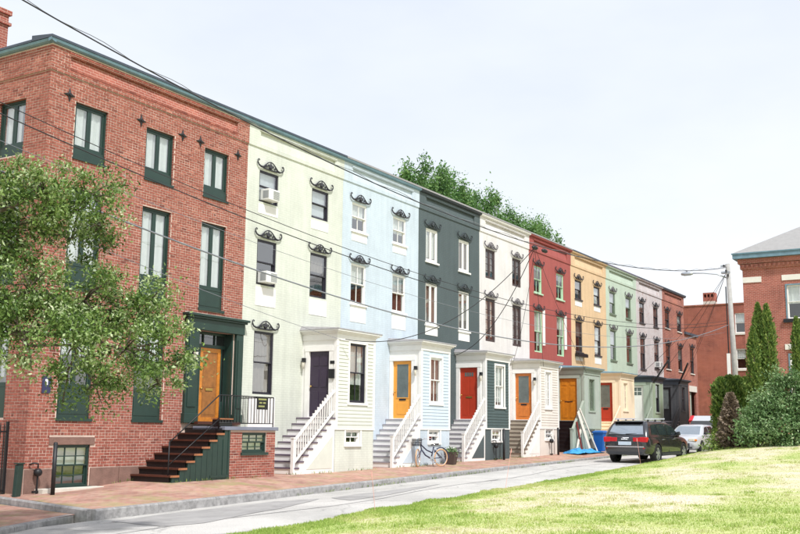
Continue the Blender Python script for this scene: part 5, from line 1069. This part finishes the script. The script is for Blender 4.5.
# ------------------------------------------------------------------ bicycle, planter, bin, tarp, boards
def walk_z(x, y):
    yk = yc(x)+.14
    return zw(x) if y > -1.35 else zw(x)+(zc(x)-zw(x))*min(1, (y+1.35)/(yk+1.35))
M['tan_tyre'] = pm('tan_tyre', (206,164,122), .7, .08); M['bikeblue'] = pm('navy_frame_paint', (34,40,70), .35, .1, coat=.6); M['wicker'] = pm('dark_basket', (40,40,46), .7, .2)
def bicycle():
    a = math.atan2(-.38, 1.0); x0, y0 = 7.95, -1.62; T = thing('bicycle', 'navy cruiser bicycle with tan tyres leaning by the pale blue porch', 'bicycle', (x0, y0, walk_z(x0,y0)), a); Rr = .33; WB = 1.08
    def whl(x, rot):
        w_ = MB().lathe([(Rr-.035+.022*math.cos(q), .022*math.sin(q)) for q in [2*math.pi*k/8 for k in range(9)]], 32, 'y').build('wheel', M['tan_tyre'], T, (x,0,Rr), smooth=True); w_.rotation_euler = (0,0,rot)
        MB().lathe([(Rr-.058,-.012),(Rr-.07,0),(Rr-.058,.012)], 32, 'y').build('rim', M['chrome'], w_, smooth=True)
        m = MB()
        for k in range(18): q = 2*math.pi*k/18; m.tube([(0,.02*(-1)**k,0),((Rr-.06)*math.cos(q),0,(Rr-.06)*math.sin(q))], .002, 3)
        m.lathe([(.001,-.04),(.025,-.035),(.025,.035),(.001,.04)], 8, 'y'); m.build('spokes', M['steel'], w_)
    whl(0, R(38)); whl(WB, 0)
    fr = MB(); bb = (.62,0,.29); st_ = (.74,0,.72); hd0, hd1 = (.17,0,.62), (.13,0,.80)
    fr.tube([hd0,(.35,0,.42),bb], .027, 8).tube([hd1,(.40,0,.60),(.68,0,.50)], .025, 8).tube([bb,st_], .025, 8).tube([hd0,hd1], .022, 8); fr.tube([bb,(WB,.05,Rr)], .015, 6).tube([bb,(WB,-.05,Rr)], .015, 6).tube([(.72,0,.64),(WB,.05,Rr)], .014, 6).tube([(.72,0,.64),(WB,-.05,Rr)], .014, 6)
    fr.build('frame', M['bikeblue'], T, smooth=True); MB().tube([(.165,.0,.60),(.08,.05,.45),(0,.05,Rr)], .014, 6).tube([(.165,.0,.60),(.08,-.05,.45),(0,-.05,Rr)], .014, 6).build('fork', M['bikeblue'], T, smooth=True)
    MB().tube([hd1,(.12,0,.92)], .014, 6).tube([(.42,.30,1.0),(.28,.30,1.01),(.14,.18,1.0),(.12,0,.93),(.14,-.18,1.0),(.28,-.30,1.01),(.42,-.30,1.0)], .012, 6).build('handlebar', M['chrome'], T, smooth=True)
    s = MB().add([(.62,-.03,.80),(.62,.03,.80),(.78,.07,.82),(.90,.10,.84),(.93,0,.84),(.90,-.10,.84),(.78,-.07,.82),(.62,-.02,.76),(.62,.02,.76),(.90,.09,.78),(.90,-.09,.78)], [(0,1,2,6),(2,3,4,5,6),(0,7,8,1),(1,8,9,3,2),(3,9,10,5,4),(5,10,7,0,6),(7,10,9,8)]); s.build('saddle', M['carblack'], T, smooth=True); MB().tube([st_,(.77,0,.80)], .013, 6).build('seat_post', M['chrome'], T)
    b = MB(); b.box(-.14,.06,-.15,.15,.74,.76)
    for k in range(5): b.box(-.14,.06,-.155,-.145,.78+k*.045,.80+k*.045).box(-.14,.06,.145,.155,.78+k*.045,.80+k*.045).box(-.15,-.14,-.15,.15,.78+k*.045,.80+k*.045).box(.06,.07,-.15,.15,.78+k*.045,.80+k*.045)
    for k in range(7): b.box(-.14+k*.032,-.134+k*.032,-.158,-.142,.75,1.0).box(-.14+k*.032,-.134+k*.032,.142,.158,.75,1.0)
    b.build('basket', M['wicker'], T); MB().lathe([(.001,-.01),(.085,-.008),(.09,0),(.085,.008),(.001,.01)], 18, 'y', (bb[0],-.05,bb[2])).obox((bb[0],-.08,bb[2]),(bb[0]+.12,-.08,bb[2]-.12),.02,.02).box(bb[0]+.07,bb[0]+.17,-.17,-.08,bb[2]-.15,bb[2]-.12).build('crank', M['steel'], T)
    q = [(WB+(Rr+.03)*math.cos(t), 0, Rr+(Rr+.03)*math.sin(t)) for t in np.linspace(-.2,2.6,14)]; MB().tube(q, .022, 6).build('rear_mudguard', M['bikeblue'], T, smooth=True)
    MB().tube([(.70,.02,.30),(.86,.16,.0)], .014, 6).build('kickstand', M['steel'], T)
bicycle()
M['potbrown'] = pm('dark_brown_planter', (74,60,56), .6, .12)
def planter():
    x, y = 10.15, -1.78; T = thing('planter', 'dark brown tapered planter with small white flowers behind the bicycle', 'planter', (x,y,walk_z(x,y)), R(8))
    MB().add([(-.15,-.15,0),(.15,-.15,0),(.15,.15,0),(-.15,.15,0),(-.22,-.22,.46),(.22,-.22,.46),(.22,.22,.46),(-.22,.22,.46),(-.19,-.19,.46),(.19,-.19,.46),(.19,.19,.46),(-.19,.19,.46),(-.19,-.19,.40),(.19,-.19,.40),(.19,.19,.40),(-.19,.19,.40)],
        [(3,2,1,0)]+[(k,(k+1)%4,4+(k+1)%4,4+k) for k in range(4)]+[(4+k,4+(k+1)%4,8+(k+1)%4,8+k) for k in range(4)]+[(8+k,8+(k+1)%4,12+(k+1)%4,12+k) for k in range(4)]+[(12,13,14,15)]).build('pot', M['potbrown'], T)
    g = np.random.default_rng(5); P = g.normal(size=(420,3))*np.array([.11,.11,.06])+np.array([0,0,.48]); tag(link('foliage', mesh_np('foliage', leaves(P,.09,g), 4, M['leafshrub'], 'lv', g.random(420)), T), kind='stuff')
    m = MB()
    for k in range(16): c = g.normal(size=3)*np.array([.12,.12,.03])+np.array([0,0,.57]); m.lathe([(.001,.012),(.028,.006),(.03,0),(.001,-.01)], 7, 'z', c)
    tag(m.build('flowers', M['white'], T), kind='stuff')
planter()
M['binblue'] = pm('blue_plastic', (18,92,168), .45, .08); M['tarp'] = pm('bright_blue_tarp', (58,150,206), .45, .2, 6)
def bin_():
    x, y = 25.55, -1.95; T = thing('wheelie_bin', 'blue wheelie bin beside the cream steps', 'bin', (x,y,walk_z(x,y)), R(-8)); hb, ht = .22, .29
    MB().add([(-hb,-hb,.06),(hb,-hb,.06),(hb,hb,.06),(-hb,hb,.06),(-ht,-ht,.98),(ht,-ht,.98),(ht,ht,.98),(-ht,ht,.98)], [(3,2,1,0),(4,5,6,7)]+[(k,(k+1)%4,4+(k+1)%4,4+k) for k in range(4)]).build('body', M['binblue'], T, bevel=.02)
    MB().box(-ht-.03,ht+.03,-ht-.03,ht+.03,.95,1.01).build('rim', M['binblue'], T, bevel=.01); MB().add([(-ht-.04,-ht-.04,1.012),(ht+.04,-ht-.04,1.012),(ht+.04,ht+.04,1.012),(-ht-.04,ht+.04,1.012),(-.2,-.2,1.08),(.2,-.2,1.08),(.2,.2,1.08),(-.2,.2,1.08)], [(3,2,1,0),(4,5,6,7)]+[(k,(k+1)%4,4+(k+1)%4,4+k) for k in range(4)]).build('lid', M['binblue'], T, bevel=.015)
    MB().tube([(-.2,ht+.08,.98),(.2,ht+.08,.98)], .016, 6).build('handle', M['binblue'], T)
    for s in (-1,1): MB().lathe([(.03,-.03),(.1,-.03),(.1,.03),(.03,.03)], 14, 'x', (s*.24,hb,.1)).build('wheel', M['tyre'], T)
    MB().box(-.02,.10,-ht-.001,-ht+.01,.72,.84).build('sticker', M['white'], T)
bin_()
def tarp():
    g = np.random.default_rng(9); x0, y0 = 23.6, -1.75; nx, ny = 44, 16; V = []; F = []
    for j in range(ny):
        for i in range(nx):
            x = -1.7+3.4*i/(nx-1); y = -.42+.84*j/(ny-1); e = max(0, 1-abs(y)/.44)*max(0, 1-abs(x)/1.75)
            h = (vnoise(x+50,y+3,.2)*.14+vnoise(x+9,y,.08)*.09)*min(1,e*3)+.012+.13*math.exp(-((x+1.1)**2+y*y)*5)*float(vnoise(x,y,.12)+.4)
            V.append((x+float(vnoise(y+7,x,.2))*.12, y*(.75+.5*float(vnoise(x,3,.4))), float(h)+.018*x))
    F = [(j*nx+i, j*nx+i+1, (j+1)*nx+i+1, (j+1)*nx+i) for j in range(ny-1) for i in range(nx-1)]
    o = MB().add(V, F).build('tarpaulin', M['tarp'], None, (x0,y0,walk_z(x0,y0))); tag(o, 'crumpled bright blue tarpaulin on the pavement', 'tarpaulin')
tarp()
# the red house: black steps behind a solid sage side, boards leaning on it
def red_steps():
    px, D, zg, zl = 3.52, 1.36, .33, 1.9; n = 8; run = .2; rise = (zl-zg)/n; xs = px-.03-n*run
    tm = MB().box(-.02,run+.004,-D+.06,-.012,-.04,0).mesh('tread', M['black']); rm = MB().box(0,.02,-D+.07,-.012,-rise,-.04).mesh('riser', M['riser_black'])
    for k in range(n): t = link('tread', tm, h6, (xs+k*run,0,zg+(k+1)*rise)); link('riser', rm, t)
    MB().prism_y([(xs+.05,zg-.2),(px-.03,zg-.2),(px-.03,zl+.95),(xs+.05,zg+1.0)], -D-.01, -D+.05).build('stair_side', M['sage'], h6)
    MB().obox((xs,-D+.02,zg+1.04),(px-.02,-D+.02,zl+1.0),.12,.05).build('handrail', M['sage'], h6); MB().box(xs-.06,xs+.06,-D-.04,-D+.08,zg-.1,zg+1.15).box(xs-.08,xs+.08,-D-.06,-D+.10,zg+1.15,zg+1.20).build('newel_post', M['sage'], h6)
red_steps()
M['plank'] = pm('bare_pale_board', (216,210,198), .75, .1, 6); M['redboard'] = pm('oxblood_board', (120,44,40), .6, .12)
def board(label, a, b, wd, th, mat, up=(0,1,0)): return tag(MB().obox(a, b, wd, th, up=up).build('leaning_board', M[mat], None), label, 'board', 'boards leaning on the red house porch')
X6 = XB[5]-1.0
board('wide white board leaning against the sage porch beside the tarpaulin', (X6+4.2,-1.80,.36), (X6+3.55,-1.42,2.35), .26, .03, 'plank'); board('narrow pale board leaning outermost against the sage porch', (X6+4.75,-1.95,.37), (X6+3.75,-1.43,2.5), .09, .04, 'plank')
board('oxblood red board leaning between the pale boards', (X6+3.55,-1.62,.36), (X6+3.35,-1.42,1.85), .16, .03, 'redboard')
st_ = thing('stair_stringer', 'notched pale stair stringer propped against the sage steps', 'board', (X6+3.0,-1.52,.36)); MB().obox((0,0,0),(1.0,.06,1.55),.05,.09,up=(0,1,0)).build('beam', M['plank'], st_)
for k in range(6): MB().box(-.02+.17*k+.12,.10+.17*k+.12,.0,.05,.16*k*1.6+.06,.16*k*1.6+.16).build('notch', M['black'], st_)

# ------------------------------------------------------------------ small things along the pavement
def gas_meter(label, x, y, zt, wall):
    z = walk_z(x, y); T = thing('gas_meter', label, 'gas meter', (x,y,z), group='black gas meters on the house fronts')
    MB().tube([(0,0,-.05),(0,0,zt-z-.2)], .022, 8).box(-.12,.12,-.03,.03,.02,.07).build('riser_pipe', M['iron'], T); MB().lathe([(.001,-.09),(.07,-.08),(.095,-.04),(.095,.04),(.07,.07),(.001,.08)], 14, 'y', (0,0,zt-z-.12)).build('regulator', M['iron'], T, smooth=True)
    MB().tube([(0,0,zt-z-.02),(0,0,zt-z+.08),(-.10,.03,zt-z+.10),(-.16,wall-y,zt-z+.06)], .02, 7).build('inlet_pipe', M['iron'], T, smooth=True)
def guard_post(label, x, y, zt):
    z = walk_z(x, y); T = thing('guard_post', label, 'bollard', (x,y,z), group='black guard posts'); MB().tube([(0,0,-.1),(0,0,zt-z)], .05, 12).build('pipe', M['iron'], T, smooth=True); MB().lathe([(.05,0),(.045,.03),(.001,.045)], 12, 'z', (0,0,zt-z)).build('cap', M['iron'], T, smooth=True)
gas_meter('black gas meter on the brick corner house beside its basement window', -7.42, -.16, .34, -.04); guard_post('black guard post before the corner house basement window', -7.42, -.72, .90)
gas_meter('black gas meter on the slate house porch', 14.55, -1.50, .86, -1.37); guard_post('black guard post before the slate house porch', 15.05, -1.62, 1.40)
gas_meter('black gas meter on the white house porch', 20.35, -1.50, 1.05, -1.37); guard_post('black guard post before the white house porch', 20.85, -1.62, 1.5)
def fence():
    T = thing('iron_fence', 'black iron picket fence closing the side of the corner house', 'fence', (-7.8,.52,-.35)); zt = 1.70
    MB().box(-4,0,-.02,.02,.12,.16).box(-4,0,-.02,.02,zt-.2,zt-.16).build('rail', M['iron'], T); MB().box(-.06,0,-.03,.03,0,zt+.06).build('post', M['iron'], T); MB().box(-4.06,-4,-.03,.03,0,zt+.06).build('post', M['iron'], T)
    pm_ = MB().box(-.011,.011,-.011,.011,.05,zt-.03).lathe([(.016,zt-.03),(.001,zt+.06)], 4, 'z').mesh('picket', M['iron'])
    for k in range(36): link('picket', pm_, T, (-.12-.108*k,0,0))
fence()
T = thing('green_post', 'short dark green board post at the corner of the brick house', 'post', (-8.12,-.32,walk_z(-8.1,-.3)), R(10)); MB().add([(-.09,-.05,-.1),(.09,-.05,-.1),(.09,.05,-.1),(-.09,.05,-.1),(-.05,-.05,.72),(.13,-.05,.74),(.13,.05,.74),(-.05,.05,.72)], [(3,2,1,0),(4,5,6,7),(0,1,5,4),(1,2,6,5),(2,3,7,6),(3,0,4,7)]).build('board', M['green'], T, bevel=.008); MB().box(-.07,.15,-.07,.07,.735,.76).build('cap', M['green'], T)
# box planter and notice on the stoop of the corner house
bx = XB[0]+h1_lx; T = thing('stoop_planter', 'black box with wooden rim on the corner house landing', 'planter', (bx+.22,-1.18,1.36)); MB().box(-.26,.26,-.14,.14,0,.19).build('box', M['black'], T, bevel=.01); MB().box(-.28,.28,-.16,.16,.191,.225).build('rim', M['wood_end'], T); MB().box(-.24,.24,-.12,.12,.226,.232).build('soil', M['riser_black'], T)
T = thing('notice_sign', 'small black notice with yellow lettering on the stoop railing', 'sign', (XB[0]+h1_px1-.62,-1.37,1.86)); MB().box(-.25,.25,-.012,0,0,.36).build('board', M['black'], T); M['yellow'] = pm('yellow_print', (150,152,96), .5, .05)
for z, a, b in ((.27,-.18,.18),(.17,-.14,-.02),(.17,.03,.15),(.07,-.18,.1)): MB().box(a,b,-.016,-.0122,z,z+.045).build('lettering', M['yellow'], T)
MB().add([(.42,-.015,1.2),(1.72,-.015,1.2),(1.72,-.015,2.30),(.42,-.015,2.30)], [(0,1,2,3)]).box(.42,1.72,-.0149,.01,1.2,2.30).build('infill_panel', M['paintwhite'], h2)
# pink marker stakes on the lawn edge
M['pink'] = pm('fluorescent_pink_stake', (226,168,158), .5, .05)
for lab, b, t in (('thin pink marker stake on the lawn edge opposite the pale blue house', (-4.7,-7.95), (-.10,.05,.85)), ('thin pink marker stake on the lawn edge opposite the slate house', (2.6,-7.6), (.22,-.1,1.12)), ('thin pink marker stake in the grass behind the SUV', (15.8,-7.2), (-.12,.1,1.05))):
    z = lz(*b); T = thing('marker_stake', lab, 'stake', (*b, z), group='pink marker stakes'); MB().tube([(0,0,-.1),t], .0055, 5).build('rod', M['pink'], T); MB().lathe([(.0056,-.12),(.009,-.1),(.009,0),(.001,.004)], 6, 'z', t).build('cap', M['pink'], T)
# weeds along the kerb and wall foot
def weeds(label, x0, x1, yfn, zfn, n, seed):
    g = np.random.default_rng(seed); x = x0+(x1-x0)*g.random(n); k = vnoise(x, x*0+seed, .5) > .45; x = x[k]; n = len(x); y = np.array([yfn(a) for a in x])+g.normal(size=n)*.06; z = np.array([zfn(a,b) for a,b in zip(x,y)]); P = np.stack([x,y,z],1)
    tag(link('weeds', mesh_np('weeds', leaves(P, .08, g, up=0, asp=.16, dirs=np.tile([0,0,1.2],(n,1))), 4, M['leafarb'], 'lv', g.random(n))), label, 'weeds', kind='stuff')
weeds('weeds growing along the foot of the kerb', -2, 28, lambda x: yc(x)-.05, road_z, 900, 71); weeds('weeds growing at the foot of the house walls', -5, 20, lambda x: -1.50 if x > -4.2 else -.08, walk_z, 800, 72)
